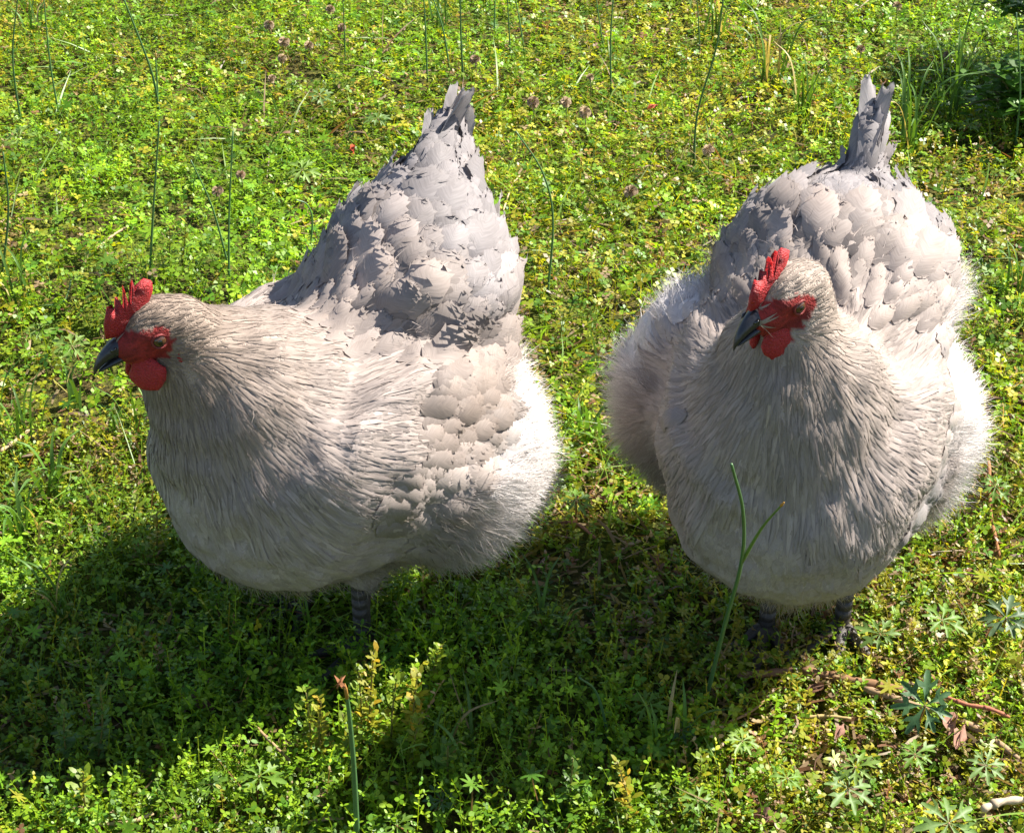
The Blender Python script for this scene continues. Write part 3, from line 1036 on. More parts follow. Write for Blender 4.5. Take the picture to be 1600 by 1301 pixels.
PATCHES = []
for px, py, r, k in ((1560, 330, .22, .34), (1570, 800, .16, .45), (1540, 980, .14, .40), (1400, 960, .09, .35), (1330, 1100, .10, .30), (1520, 1180, .10, .35), (900, 860, .09, .30), (150, 720, .10, .25), (860, 420, .25, .14), (130, 660, .14, .16), (180, 120, .16, .16), (560, 1180, .10, .22), (1470, 1020, .12, .20),
                     (960, 840, .10, .22), (1560, 150, .22, -.45), (300, 350, .25, -.10), (1000, 150, .3, -.06), (1330, 1200, .2, -.05), (200, 1180, .2, -.25), (900, 1150, .2, -.25)):
    g = ground_at(px, py)
    PATCHES.append((g.x, g.y, r, k))

GREEN = np.array([[.125, .240, .010], [.165, .285, .012], [.195, .305, .014], [.080, .180, .012]])
YELLOW = np.array([[.29, .32, .016], [.34, .33, .022], [.25, .31, .016], [.31, .28, .022]])
TAN = np.array([[.26, .18, .075], [.30, .22, .11], [.20, .10, .05], [.32, .22, .13]])


def leaf_color(x, y, dryness=.06):
    n = len(x)
    p = patch(x, y)
    c = GREEN[rng.integers(0, 4, n)] * rng.uniform(.75, 1.35, (n, 1))
    yel = rng.random(n) < p * .50
    c[yel] = YELLOW[rng.integers(0, 4, n)][yel] * rng.uniform(.7, 1.2, (n, 1))[yel]
    dry = rng.random(n) < dryness * (.1 + 2.6 * p * p)
    c[dry] = TAN[rng.integers(0, 4, n)][dry]
    return c * (.70 + .62 * vn1(x + 7, y - 3, 10) * (.5 + vn3(x - 2, y + 4, 27)))[:, None] * np.where(y > 1.9, 1.1, 1.0)[:, None]


def rand_dir(n, zmin, zmax):
    a = rng.uniform(0, 2 * np.pi, n)
    z = rng.uniform(zmin, zmax, n)
    r = np.sqrt(np.maximum(0, 1 - z * z))
    return np.stack([np.cos(a) * r, np.sin(a) * r, z], 1)


def height_field(x, y):
    """how tall the cover stands here"""
    return .55 + .9 * vn3(x, y, 5) * (.6 + .8 * vn1(x, y, 14))


def cover_sprigs(batch, n, y0, y1, pw, pairs, h0, h1, l0, l1, fine):
    """upright leafy sprigs: opposite pairs of small leaves up a thin stem"""
    x, y = scatter_xy(n, y0, y1, pw)
    n = len(x)
    z = gz(x, y)
    hf = height_field(x, y)
    H = rng.uniform(h0, h1, n) * hf
    axis = rand_dir(n, .72, 1)
    base = np.stack([x, y, z], 1)
    colr = leaf_color(x, y)
    ph = rng.uniform(0, 2 * np.pi, n)
    sizef = rng.uniform(.75, 1.25, n)
    for k in range(pairs):
        t = (k + .6) / pairs
        for s in (0, 1):
            ang = ph + k * 1.57 + s * np.pi + rng.normal(0, .35, n)
            out = np.stack([np.cos(ang), np.sin(ang), np.full(n, 0.)], 1)
            el = rng.uniform(.0, .6, n) + .4 * t
            D = unit(out + np.array([0, 0, 1]) * el[:, None])
            Nn = unit(np.array([.25, .15, 1.]) - D * D[:, 2:3] + rng.normal(0, .22, (n, 3)))
            Pb = base + axis * (H * t)[:, None]
            Lg = rng.uniform(l0, l1, n) * sizef * (1.1 - .45 * t)
            batch.add(leaf_pts(Pb, D, Nn, Lg, Lg * rng.uniform(.42, .72, n), rng.uniform(0, .35, n), fine), LEAF_F4 if fine else LEAF_F2,
                      colr * rng.uniform(.82, 1.2, (n, 1)) * (.9 + .25 * t))
    # stems
    w = rand_dir(n, -.2, .2) * .0007
    tip = base + axis * H[:, None]
    batch.add(np.stack([base - w, base + w, tip + w * .6, tip - w * .6], 1), [(0, 1, 2, 3)], colr * .8 + np.array([.03, .012, .0]))


def cover_clover(batch, n, y0, y1, pw, l0, l1, fine):
    """three small round leaflets on a thin stalk"""
    x, y = scatter_xy(n, y0, y1, pw)
    n = len(x)
    base = np.stack([x, y, gz(x, y)], 1)
    top = base + rand_dir(n, .7, 1) * (rng.uniform(.012, .034, n) * height_field(x, y))[:, None]
    colr = leaf_color(x, y, .03)
    up = unit(np.array([0, 0, 1.]) + rng.normal(0, .38, (n, 3)))
    ref = unit(np.cross(up, rand_dir(n, -.3, .3)))
    bi = np.cross(up, ref)
    ph = rng.uniform(0, 6.28, n)
    Lg = rng.uniform(l0, l1, n)
    for k in range(3):
        a = ph + k * 2.094
        D = unit(ref * np.cos(a)[:, None] + bi * np.sin(a)[:, None] + up * rng.uniform(-.1, .3, n)[:, None])
        batch.add(leaf_pts(top, D, up, Lg, Lg * .85, rng.uniform(-.05, .2, n), fine), LEAF_F4 if fine else LEAF_F2, colr * rng.uniform(.85, 1.18, (n, 1)))
    w = rand_dir(n, -.2, .2) * .0006
    batch.add(np.stack([base - w, base + w, top + w, top - w], 1), [(0, 1, 2, 3)], colr * .9)


def cover_cut_leaves(batch, n, y0, y1, pw, l0, l1):
    """small deeply cut leaves: seven narrow lobes fanned on a stalk"""
    x, y = scatter_xy(n, y0, y1, pw)
    n = len(x)
    base = np.stack([x, y, gz(x, y)], 1)
    top = base + rand_dir(n, .75, 1) * (rng.uniform(.015, .045, n) * height_field(x, y))[:, None]
    colr = leaf_color(x, y, .02) * np.array([.92, 1.0, 1.35])
    up = unit(np.array([0, 0, 1.]) + rng.normal(0, .35, (n, 3)))
    ref = unit(np.cross(up, rand_dir(n, -.3, .3)))
    bi = np.cross(up, ref)
    ph = rng.uniform(0, 6.28, n)
    Lg = rng.uniform(l0, l1, n)
    for k in range(7):
        a = ph + (k - 3) * .78
        D = unit(ref * np.cos(a)[:, None] + bi * np.sin(a)[:, None] + up * .12)
        ll = Lg * (1 - .05 * abs(k - 3)) * rng.uniform(.85, 1.1, n)
        batch.add(leaf_pts(top, D, up, ll, ll * .30, rng.uniform(0, .25, n), True), LEAF_F4, colr * rng.uniform(.9, 1.15, (n, 1)))
    w = rand_dir(n, -.2, .2) * .0008
    batch.add(np.stack([base - w, base + w, top + w, top - w], 1), [(0, 1, 2, 3)], np.tile([.16, .09, .035], (n, 1)))


def cover_grass(batch, n, y0, y1, pw, l0, l1, wd, flat=.2, dry=.12, clus=True):
    x, y = scatter_xy(n, y0, y1, pw)
    if clus:
        k = (vn3(x + 3, y, 6) + .4 * vn1(x, y + 5, 15)) > .80
        x, y = x[k], y[k]
    n = len(x)
    base = np.stack([x, y, gz(x, y)], 1)
    D = rand_dir(n, flat, 1)
    Lg = rng.uniform(l0, l1, n)
    side = unit(np.cross(D, rand_dir(n, -.4, .4)))
    fall = unit(np.stack([D[:, 0], D[:, 1], -np.abs(D[:, 2]) * .4], 1) + rng.normal(0, .2, (n, 3)))
    W = rng.uniform(.5, 1.1, n) * wd
    colr = np.array([.10, .19, .018]) * rng.uniform(.7, 1.5, (n, 1)) + rng.uniform(0, .03, (n, 1)) * np.array([1.5, 1, 0])
    d = rng.random(n) < dry
    colr[d] = TAN[rng.integers(0, 4, n)][d]
    V = []
    for t, wf in ((0, .6), (.33, 1), (.66, .8), (1, .08)):
        c = base + D * (Lg * t)[:, None] + fall * (Lg * t * t * .45)[:, None]
        V += [c - side * (W * wf * .5)[:, None], c + side * (W * wf * .5)[:, None]]
    batch.add(np.stack(V, 1), [(0, 1, 3, 2), (2, 3, 5, 4), (4, 5, 7, 6)], colr)


def cover_litter(batch, n, y0, y1, pw):
    x, y = scatter_xy(n, y0, y1, pw)
    k = rng.random(len(x)) < .12 + .6 * patch(x, y)
    x, y = x[k], y[k]
    n = len(x)
    base = np.stack([x, y, gz(x, y) + rng.uniform(.0, .016, n)], 1)
    D = rand_dir(n, -.12, .35)
    Lg = rng.uniform(.008, .040, n)
    side = unit(np.cross(D, rand_dir(n, .2, 1))) * (rng.uniform(.0006, .0022, n))[:, None]
    b = rng.normal(0, .12, (n, 3))
    mid = base + D * (Lg * .5)[:, None] + b * Lg[:, None] * .6
    tip = base + D * Lg[:, None]
    batch.add(np.stack([base - side, base + side, mid - side, mid + side, tip - side * .5, tip + side * .5], 1), [(0, 1, 3, 2), (2, 3, 5, 4)],
              TAN[rng.integers(0, 4, n)] * rng.uniform(.5, 1.15, (n, 1)))


def stuff(name, batch, mat=None):
    o = link(name, batch.mesh(name), None, mat or M_LEAF)
    o['kind'] = 'stuff'
    return o


b = Batch()
cover_sprigs(b, 17000, .62, 1.5, .9, 5, .018, .046, .0042, .0085, True)
cover_sprigs(b, 36000, 1.45, 3.9, .85, 3, .016, .040, .0065, .011, False)
SC = scatter_xy
for c_ in HENS:        # taller sprigs close round the feet
    def scatter_xy(n, *_):
        a_, r_ = rng.uniform(0, 6.28, n), .03 + .14 * rng.random(n) ** .7
        return c_['loc'][0] + np.cos(a_) * r_ * 1.2, c_['loc'][1] - .035 + np.sin(a_) * r_ * .8
    cover_sprigs(b, 150, 0, 0, 1, 6, .030, .060, .005, .010, True)
scatter_xy = SC
stuff('leafy_ground_cover', b)
b = Batch()
cover_clover(b, 9000, .62, 1.6, .9, .0035, .0072, True)
cover_clover(b, 36000, 1.5, 4.2, .85, .006, .010, False)
stuff('clover_ground_cover', b)
b = Batch()
cover_cut_leaves(b, 420, .62, 1.5, .9, .007, .014)
cover_cut_leaves(b, 350, 1.5, 3.5, .8, .009, .017)
stuff('cut_leaf_ground_cover', b)
b = Batch()
cover_grass(b, 9000, .62, 1.6, .9, .03, .09, .0022)
cover_grass(b, 14000, 1.5, 4.2, .85, .04, .10, .0030)
stuff('grass', b)
b = Batch()
cover_litter(b, 16000, .62, 1.7, .9)
cover_litter(b, 16000, 1.6, 4, .85)
stuff('straw_litter', b)

#THINGS
# ------------------------------------------------------------------ single plants and bits one can point at
prn = random.Random(77)


def zg(x, y):
    return float(gz(np.array([x]), np.array([y]))[0])


def foot_point(px, py):
    p = ground_at(px, py)
    p.z = zg(p.x, p.y)
    return p


def colored(o, rgb, var=.12):
    k = prn.uniform(1 - var, 1 + var)
    o.color = (rgb[0] * k, rgb[1] * k, rgb[2] * k, 1)
    return o


# --- tall tubular stalks; (pixels from the foot up, radius, lean towards the camera, tip colour, label)
BLUEGREEN = (.075, .16, .055)
STALKS = [
    ([(95, 195), (78, 95), (66, -30)], .0016, .02, None, 'thin blue-green stalk in the top left corner, second from the picture edge'),
    ([(34, 200), (20, 90), (30, -25)], .0017, .01, None, 'thin blue-green stalk closest to the top left corner'),
    ([(250, 185), (236, 110), (190, -10)], .0024, .03, None, 'thick leaning stalk at the top, above the left hen\'s head'),
    ([(248, 170), (245, 120), (243, 85)], .0017, .0, (.38, .26, .04), 'short yellow-tipped stalk beside the thick leaning one at top left'),
    ([(236, 460), (240, 320), (249, 190)], .0017, .02, None, 'upright stalk rising right behind the left hen\'s comb'),
    ([(360, 480), (358, 340), (364, 205)], .0015, .01, None, 'straight upright stalk behind the left hen\'s neck'),
    ([(361, 440), (332, 325), (298, 250)], .0015, .02, None, 'stalk leaning left, crossing the straight one behind the left hen\'s neck'),
    ([(5, 455), (13, 330), (5, 238)], .0017, .01, None, 'stalk at the left picture edge, level with the left hen\'s comb'),
    ([(855, 470), (864, 345), (848, 270), (806, 205)], .0016, .03, None, 'bowed stalk between the two hens with its top bent left'),
    ([(668, 135), (665, 50), (661, -20)], .0017, .0, None, 'tall stalk directly above the left hen\'s tail, leftmost of three'),
    ([(703, 112), (692, 45), (672, -15)], .0016, .01, None, 'tall stalk above the left hen\'s tail, middle one of three'),
    ([(724, 135), (720, 50), (719, -20)], .0018, .0, None, 'tall stalk above the left hen\'s tail, rightmost of three'),
    ([(772, 60), (773, 20), (774, -20)], .0016, .0, None, 'short-looking stalk at the top edge, right of the three above the tail'),
    ([(798, 90), (795, 40), (792, -20)], .0015, .0, None, 'straight stalk at the top edge left of the picture centre line'),
    ([(820, 86), (813, 40), (803, -15)], .0015, .0, None, 'slightly leaning stalk at the top edge just right of the picture centre line'),
    ([(955, 140), (954, 65), (959, -20)], .0018, .0, None, 'dark upright stalk at the top, between the two tails'),
    ([(944, 75), (936, 30), (930, -15)], .0014, .0, None, 'thin stalk left of the dark upright one between the two tails'),
    ([(1084, 255), (1090, 175), (1119, 75), (1132, -20)], .0018, .02, None, 'tall dark stalk left of the right hen\'s tail, leaning right'),
    ([(1095, 80), (1091, 30), (1088, -20)], .0014, .0, None, 'thin stalk at the top edge crossing left of the tall dark one'),
    ([(540, 112), (538, 50), (535, -20)], .0014, .0, None, 'lone thin stalk at the top edge left of the left hen\'s tail'),
    ([(484, 405), (488, 345), (480, 320), (462, 312)], .0014, .02, None, 'small hooked stalk beside the left hen\'s back'),
    ([(1586, 235), (1594, 140), (1588, 20)], .0016, .02, None, 'stalk near the top right corner along the picture edge'),
    ([(1100, 1110), (1130, 985), (1158, 880), (1161, 800), (1143, 725)], .0019, .20, None, 'tall green stalk standing in front of the right hen\'s breast'),
    ([(560, 1345), (553, 1200), (545, 1110), (540, 1075)], .0023, .02, (.40, .20, .05), 'green stalk with a dry orange tip rising from the bottom edge'),
    ([(950, 1170), (944, 1120), (930, 1078), (905, 1058)], .0014, .02, None, 'curved thin stalk in the shade between the hens'),
    ([(115, 420), (100, 470), (60, 478)], .0012, .0, None, 'flattened stalk lying left of the left hen\'s comb'),
]
for pts, r, lean, tipc, label in STALKS:
    b0 = foot_point(*pts[0])
    W = [b0]
    for i, p in enumerate(pts[1:]):
        W.append(at_y(p[0], p[1], b0.y - lean * (i + 1) / len(pts)))
    if 'flattened' in label:
        W = [ground_at(p[0], p[1], .03) for p in pts]
    root = empty('grass_stalk', b0)
    tag(root, label, 'grass stalk', 'tall thin grass stalks')
    path = [p - b0 for p in bez(W, 8)]
    path[0] = path[0] - Vector((0, 0, .004))
    n = len(path)
    V, Fc = tube(path, [r * (1.1 - .55 * i / (n - 1)) for i in range(n)], 7)
    colored(link('stem', pymesh('stem', V, Fc), root, M_STEM), BLUEGREEN, .25)
    if tipc:
        d = (path[-1] - path[-2]).normalized()
        V, Fc = tube([path[-1] - d * .012, path[-1], path[-1] + d * .006], [r * .62, r * .6, r * .15], 7)
        colored(link('dry_tip', pymesh('dry_tip', V, Fc), root, M_DRY), tipc)
        if r > .0022:      # small dry flower beside the tip
            V, Fc = [], []
            c0 = path[-1] + Vector((-.004, 0, .006))
            for k in range(14):
                dd = Vector((prn.gauss(0, 1), prn.gauss(0, 1), prn.gauss(0, 1))).normalized()
                sd = dd.orthogonal().normalized() * .0016
                q = len(V); V += [c0 - sd, c0 + sd, c0 + dd * .007 + sd * .3]; Fc.append((q, q + 1, q + 2))
            colored(link('dry_flower', pymesh('dry_flower', V, Fc, False), root, M_DRY), (.34, .15, .07))
    if 'in front of the right' in label:
        q = bez([at_y(1159, 878, b0.y - .081) - b0, at_y(1190, 825, b0.y - .10) - b0, at_y(1222, 788, b0.y - .12) - b0], 6)
        V, Fc = tube(q, [.0016 - .0008 * i / (len(q) - 1) for i in range(len(q))], 6)
        colored(link('side_shoot', pymesh('side_shoot', V, Fc), root, M_STEM), (.09, .16, .03))
        d = (q[-1] - q[-2]).normalized()
        V, Fc = tube([q[-1] - d * .002, q[-1] + d * .004], [.0013, .0005], 6)
        colored(link('bud', pymesh('bud', V, Fc), root, M_DRY), (.45, .24, .05))


# --- geranium leaves: deeply cut, seven toothed lobes round a stalk
def geranium_blade(name, seed):
    rr = random.Random(seed)
    V, Fc = [Vector((0, 0, 0))], []
    nl = 7
    for k in range(nl):
        a = -math.pi * .86 + 2 * math.pi * .86 * k / (nl - 1) + rr.uniform(-.06, .06)
        ln = (1 - .12 * abs(k - 3) / 3) * rr.uniform(.78, 1.1)
        dz = rr.uniform(-.16, .10)
        u, v = Vector((math.cos(a), math.sin(a), 0)), Vector((-math.sin(a), math.cos(a), 0))
        # outline of one lobe: wedge widening outward, three blunt teeth
        k1, k2 = rr.uniform(.75, 1.1), rr.uniform(.75, 1.1)
        prof = [(.28, .040), (.46, .085), (.60 * k1, .20), (.84 * k1, .27), (.62, .075), (.80, .085), (1.0, .040), (1.0, -.040), (.80, -.085), (.62, -.075), (.84 * k2, -.27), (.60 * k2, -.20), (.46, -.085), (.28, -.040)]
        b = len(V)
        for t, w in prof:
            z = .10 * math.sin(t * 2.2) - .14 * t * t + dz * t + .05 * (abs(w) / .2) + rr.uniform(-.025, .025)
            V.append(u * t * ln + v * w * ln * 1.18 + Vector((0, 0, z)))
        ctr = []
        for t in (.30, .52, .72, .86):
            ctr.append(len(V)); V.append(u * t * ln + Vector((0, 0, .10 * math.sin(t * 2.2) - .14 * t * t + dz * t - .03)))
        c0, c1, c2, c3 = ctr
        Fc += [(0, b, c0), (0, c0, b + 13), (b, b + 1, c1, c0), (c0, c1, b + 12, b + 13), (b + 1, b + 2, c1), (b + 2, b + 4, c2, c1), (b + 2, b + 3, b + 4), (b + 4, b + 5, c2), (b + 5, b + 6, c3, c2), (b + 6, b + 7, c3),
               (c2, c3, b + 7, b + 8), (c2, b + 8, b + 9), (c1, c2, b + 9, b + 11), (b + 9, b + 10, b + 11), (c1, b + 11, b + 12)]
    me = pymesh(name, V, Fc)
    me.materials.append(M_LEAF_OB)
    return me


GB = [geranium_blade('blade', 60 + k) for k in range(5)]
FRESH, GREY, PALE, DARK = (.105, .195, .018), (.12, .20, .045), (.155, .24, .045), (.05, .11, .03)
GERANIUMS = [   # centre pixel, radius in pixels, height above ground, colour, tilt towards camera, label
    (1325, 1232, 48, .050, GREY, .2, 'large grey-green cut leaf near the bottom edge, below the right hen'),
    (1337, 1198, 34, .062, PALE, .1, 'pale cut leaf just above the large grey-green one at the bottom right'),
    (1160, 1157, 32, .045, PALE, .2, 'small pale round cut leaf at the shadow\'s edge, lower right of centre'),
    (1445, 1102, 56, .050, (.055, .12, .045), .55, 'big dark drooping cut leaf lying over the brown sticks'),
    (1540, 1195, 36, .045, GREY, .2, 'grey cut leaf right of the crumpled brown leaves, near the right edge'),
    (1430, 1178, 34, .040, FRESH, .2, 'fresh green cut leaf left of the crumpled brown leaves'),
    (1375, 990, 36, .035, GREY, .3, 'grey-green cut leaf on the sunny ground right of the right hen\'s feet'),
    (1472, 968, 42, .050, FRESH, .2, 'bright green cut leaf at the right, lit from behind, below the hen\'s fluff'),
    (1572, 965, 50, .050, (.07, .115, .05), .3, 'dull dark cut leaf at the right picture edge'),
    (1482, 1285, 62, .050, GREY, .3, 'large blue-grey cut leaf cut off by the bottom edge at right'),
    (800, 1042, 28, .040, FRESH, .2, 'shaded cut leaf in the middle of the shadow between the hens'),
    (1010, 1100, 34, .040, FRESH, .3, 'shaded cut leaf left of the tall stalk before the right hen'),
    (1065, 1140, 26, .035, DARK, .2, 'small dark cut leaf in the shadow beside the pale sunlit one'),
    (405, 1212, 40, .045, FRESH, .2, 'sunlit cut leaf at the bottom left, edge of the bright wedge'),
    (330, 1225, 32, .040, FRESH, .1, 'second sunlit cut leaf at the bottom, left neighbour of the larger one'),
    (620, 1290, 36, .035, FRESH, .2, 'cut leaf at the bottom edge right of the orange-tipped stalk'),
    (472, 265, 30, .025, PALE, .3, 'pale star-shaped leaf behind the left hen\'s back'),
    (500, 150, 24, .025, GREY, .3, 'grey cut leaf upper left, between the seed heads and the hen\'s tail'),
    (590, 185, 24, .025, GREY, .3, 'pale cut leaf just left of the left hen\'s tail'),
    (30, 215, 36, .030, PALE, .3, 'pale leaf at the left edge near the top'),
    (132, 268, 24, .025, GREY, .3, 'grey-green cut leaf at left, above the left hen\'s head'),
    (112, 540, 36, .035, PALE, .3, 'pale star-shaped leaf left of the left hen\'s beak'),
    (60, 515, 30, .030, PALE, .2, 'pale leaf at far left, partner of the one by the beak'),
    (900, 782, 32, .045, FRESH, .2, 'green cut leaf in the gap right of the left hen\'s fluff'),
    (880, 712, 26, .035, FRESH, .3, 'small cut leaf touching the outline of the left hen\'s fluff'),
    (1515, 195, 20, .030, PALE, .3, 'pale leaf in the dark corner right of the right hen\'s tail'),
    (1290, 800, 20, .030, FRESH, .2, ''),
    (1555, 760, 30, .050, FRESH, .3, 'green cut leaf on a reddish stalk, right of the right hen'),
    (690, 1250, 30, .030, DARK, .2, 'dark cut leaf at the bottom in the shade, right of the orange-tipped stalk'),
    (1090, 1250, 34, .040, FRESH, .2, 'light green cut leaf near the bottom edge, right of centre'),
    (1230, 1215, 30, .040, FRESH, .2, 'green cut leaf between the two palest leaves at the bottom right'),
]
for px, py, rp, h, colr, tilt, label in GERANIUMS:
    if not label:
        continue
    c = ground_at(px, py, h)
    depth = c.y * CP + (CAM_H - c.z) * SP
    rad = rp / FPX * depth * 1.05
    root = empty('geranium_leaf', (c.x, c.y, zg(c.x, c.y)))
    tag(root, label, 'leaf', 'cut geranium leaves')
    hh = c.z - root.location.z
    Mx = Matrix.Translation((0, 0, hh)) @ Matrix.Rotation(tilt + prn.uniform(-.1, .1), 4, 'X') @ Matrix.Rotation(prn.uniform(-.25, .25), 4, 'Y') @ Matrix.Rotation(prn.uniform(0, 6.28), 4, 'Z')
    o = link('blade', prn.choice(GB), root)
    o.matrix_local = Mx @ Matrix.Diagonal((rad, rad, rad, 1))
    colored(o, colr)
    off = Vector((prn.uniform(-.015, .015), prn.uniform(.0, .02), -.003))
    V, Fc = tube(bez([off, off * .6 + Vector((0, 0, hh * .55)), Vector((0, 0, hh))], 5), [.0011] * 11, 6)
    colored(link('leaf_stalk', pymesh('leaf_stalk', V, Fc), root, M_STEM), (.20, .09, .04))


# --- leafy spikes: whorls of small leaves packed up a stem
def spike(px_top, px_base, colr, label, dens=1.0, group='leafy spikes of the small weed'):
    b0 = foot_point(*px_base)
    top = at_y(px_top[0], px_top[1], b0.y - .01) - b0
    root = empty('leafy_spike', b0)
    tag(root, label, 'weed', group)
    path = bez([(0, 0, -.003), top * .5 + Vector((prn.uniform(-.004, .004), 0, 0)), top], 6)
    V, Fc = tube(path, [.0011 - .0005 * i / 12 for i in range(13)], 6)
    colored(link('stem', pymesh('stem', V, Fc), root, M_STEM), (.14, .12, .03))
    H = top.length
    n = max(10, int(H / .0042 * dens))
    bt = Batch()
    Pb, D, Lg, Cc = [], [], [], []
    for k in range(n):
        t = .12 + .88 * k / (n - 1)
        i = min(11, int(t * 12)); p = path[i].lerp(path[i + 1], t * 12 - i)
        wid = .5 + .8 * prn.random()
        for j in range(4):
            a = j * 1.57 + k * .8 + prn.uniform(-.7, .7)
            el = prn.uniform(-.1, 1.1) + .5 * t
            if prn.random() < .12:
                continue
            Pb.append(p + Vector((prn.gauss(0, .0025), prn.gauss(0, .0025), prn.gauss(0, .002)))); D.append(Vector((math.cos(a), math.sin(a), el)).normalized())
            Lg.append(prn.uniform(.006, .0130) * (1.15 - .45 * t) * wid)
            f = prn.uniform(.75, 1.25); y = prn.random() < .18
            Cc.append((colr[0] * f * (1.7 if y else 1), colr[1] * f * (1.15 if y else 1), colr[2] * f))
    Pb, D, Lg, Cc = np.array(Pb), np.array(D), np.array(Lg), np.array(Cc)
    Nn = unit(np.array([0, 0, 1.]) - D * D[:, 2:3])
    bt.add(leaf_pts(Pb, D, Nn, Lg, Lg * .5, np.full(len(Lg), .15), True), LEAF_F4, Cc)
    o = link('leaf_whorls', bt.mesh('leaf_whorls'), root, M_LEAF)
    return root


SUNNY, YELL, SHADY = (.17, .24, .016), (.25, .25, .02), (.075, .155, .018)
for a in [
    ((584, 1018), (578, 1175), YELL, 'tallest yellow-green leafy spike of the sunlit tuft in front of the left hen'),
    ((560, 1045), (566, 1165), SUNNY, 'leafy spike left of the tallest one in the sunlit tuft', ),
    ((478, 1082), (484, 1190), SUNNY, 'leftmost leafy spike of the sunlit tuft in front of the left hen'),
    ((502, 1092), (506, 1200), YELL, 'second leafy spike from the left in the sunlit tuft'),
    ((620, 1056), (612, 1185), SUNNY, 'leafy spike right of the tallest one in the sunlit tuft'),
    ((652, 1052), (640, 1180), YELL, 'yellowish leafy spike near the right side of the sunlit tuft'),
    ((660, 1112), (648, 1215), SUNNY, 'lower right leafy spike of the sunlit tuft'),
    ((690, 1008), (672, 1100), SUNNY, 'thin leafy spike at the upper right, apart from the sunlit tuft'),
    ((535, 1115), (545, 1215), SUNNY, 'leafy spike right beside the orange-tipped stalk'),
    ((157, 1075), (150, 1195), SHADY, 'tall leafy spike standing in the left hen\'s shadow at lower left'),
    ((130, 1205), (140, 1290), SUNNY, 'leafy spike at the bottom left just inside the sun'),
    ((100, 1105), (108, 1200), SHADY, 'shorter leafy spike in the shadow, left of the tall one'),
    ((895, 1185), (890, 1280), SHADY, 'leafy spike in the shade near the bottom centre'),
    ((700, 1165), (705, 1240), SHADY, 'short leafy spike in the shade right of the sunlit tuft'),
    ((965, 1190), (985, 1310), YELL, 'yellow-topped spike at the bottom edge, right of centre'),
    ((290, 350), (286, 440), SUNNY, 'leafy spike in the sun behind the left hen\'s comb'),
    ((265, 360), (262, 450), SUNNY, 'leafy spike just left of the one behind the comb'),
    ((245, 800), (240, 880), YELL, 'yellow bushy spike touching the left hen\'s breast'),
    ((215, 770), (212, 850), SUNNY, 'leafy spike left of the yellow one by the left hen\'s breast'),
    ((1095, 1180), (1100, 1260), SUNNY, 'sunny leafy spike near the bottom, below the tall stalk'),
]:
    spike(*a)


# --- dry clover heads
def seed_head(px, py, rp, label, h=.045):
    c = ground_at(px, py, h)
    depth = c.y * CP + (CAM_H - c.z) * SP
    r = rp * .8 / FPX * depth
    root = empty('dry_clover_head', (c.x, c.y, zg(c.x, c.y)))
    tag(root, label, 'seed head', 'dry brown clover heads')
    hh = h - root.location.z
    V, Fc = [], []
    for k in range(60):
        d = Vector((prn.gauss(0, 1), prn.gauss(0, 1), prn.gauss(.2, .8))).normalized()
        sd = d.orthogonal().normalized() * r * .28
        c0 = Vector((0, 0, hh)) + d * r * .25
        q = len(V)
        V += [c0 - sd, c0 + sd, c0 + d * r * .7 + Vector((0, 0, -r * .2)) + sd * .6, c0 + d * r * .7 + Vector((0, 0, -r * .2)) - sd * .6]
        Fc.append((q, q + 1, q + 2, q + 3))
    colored(link('florets', pymesh('florets', V, Fc, False), root, M_DRY), prn.choice([(.34, .25, .15), (.29, .20, .13), (.38, .28, .18)]))
    V, Fc = tube([(.004, .004, -.003), (.002, 0, hh * .5), (0, 0, hh)], [.0009] * 3, 5)
    colored(link('stalk', pymesh('stalk', V, Fc), root, M_STEM), (.12, .13, .03))


for a in [
    (420, 38, 11, 'dry brown clover head at the top left, topmost of the left cluster'), (444, 64, 12, 'dry brown clover head in the left cluster, the largest'),
    (482, 70, 10, 'dry brown clover head at the right side of the left cluster'), (441, 90, 10, 'dry brown clover head at the bottom of the left cluster'),
    (516, 14, 10, 'dry brown clover head at the very top edge, left of the left tail'), (534, 42, 9, 'dry dark clover head below the one at the very top edge'),
    (425, 122, 9, 'pale dry clover head below the left cluster'), (742, 92, 11, 'dry clover head right of the three tall stalks above the left tail'),
    (735, 172, 9, 'dry clover head just right of the left hen\'s tail tip'), (833, 158, 13, 'dry clover head, leftmost of three in a row at top centre'),
    (884, 158, 12, 'dry clover head, middle of three in a row at top centre'), (914, 174, 13, 'dry clover head, rightmost of three in a row at top centre'),
    (986, 298, 15, 'big tan clover head standing between the two tails'), (1107, 233, 13, 'tan clover head left of the right hen\'s cushion'),
    (922, 120, 8, 'small pinkish clover head above the row of three'), (340, 297, 12, 'pinkish dry clover head behind the left hen\'s neck'),
    (376, 272, 10, 'brownish clover head above the pinkish one behind the left hen\'s neck'), (1402, 8, 10, 'dark clover head at the top edge right of the right tail'),
    (1345, 75, 9, 'dry clover head just above the right hen\'s tail'), (1480, 85, 8, 'dry clover head at the top right beside the dark corner'),
]:
    seed_head(*a)


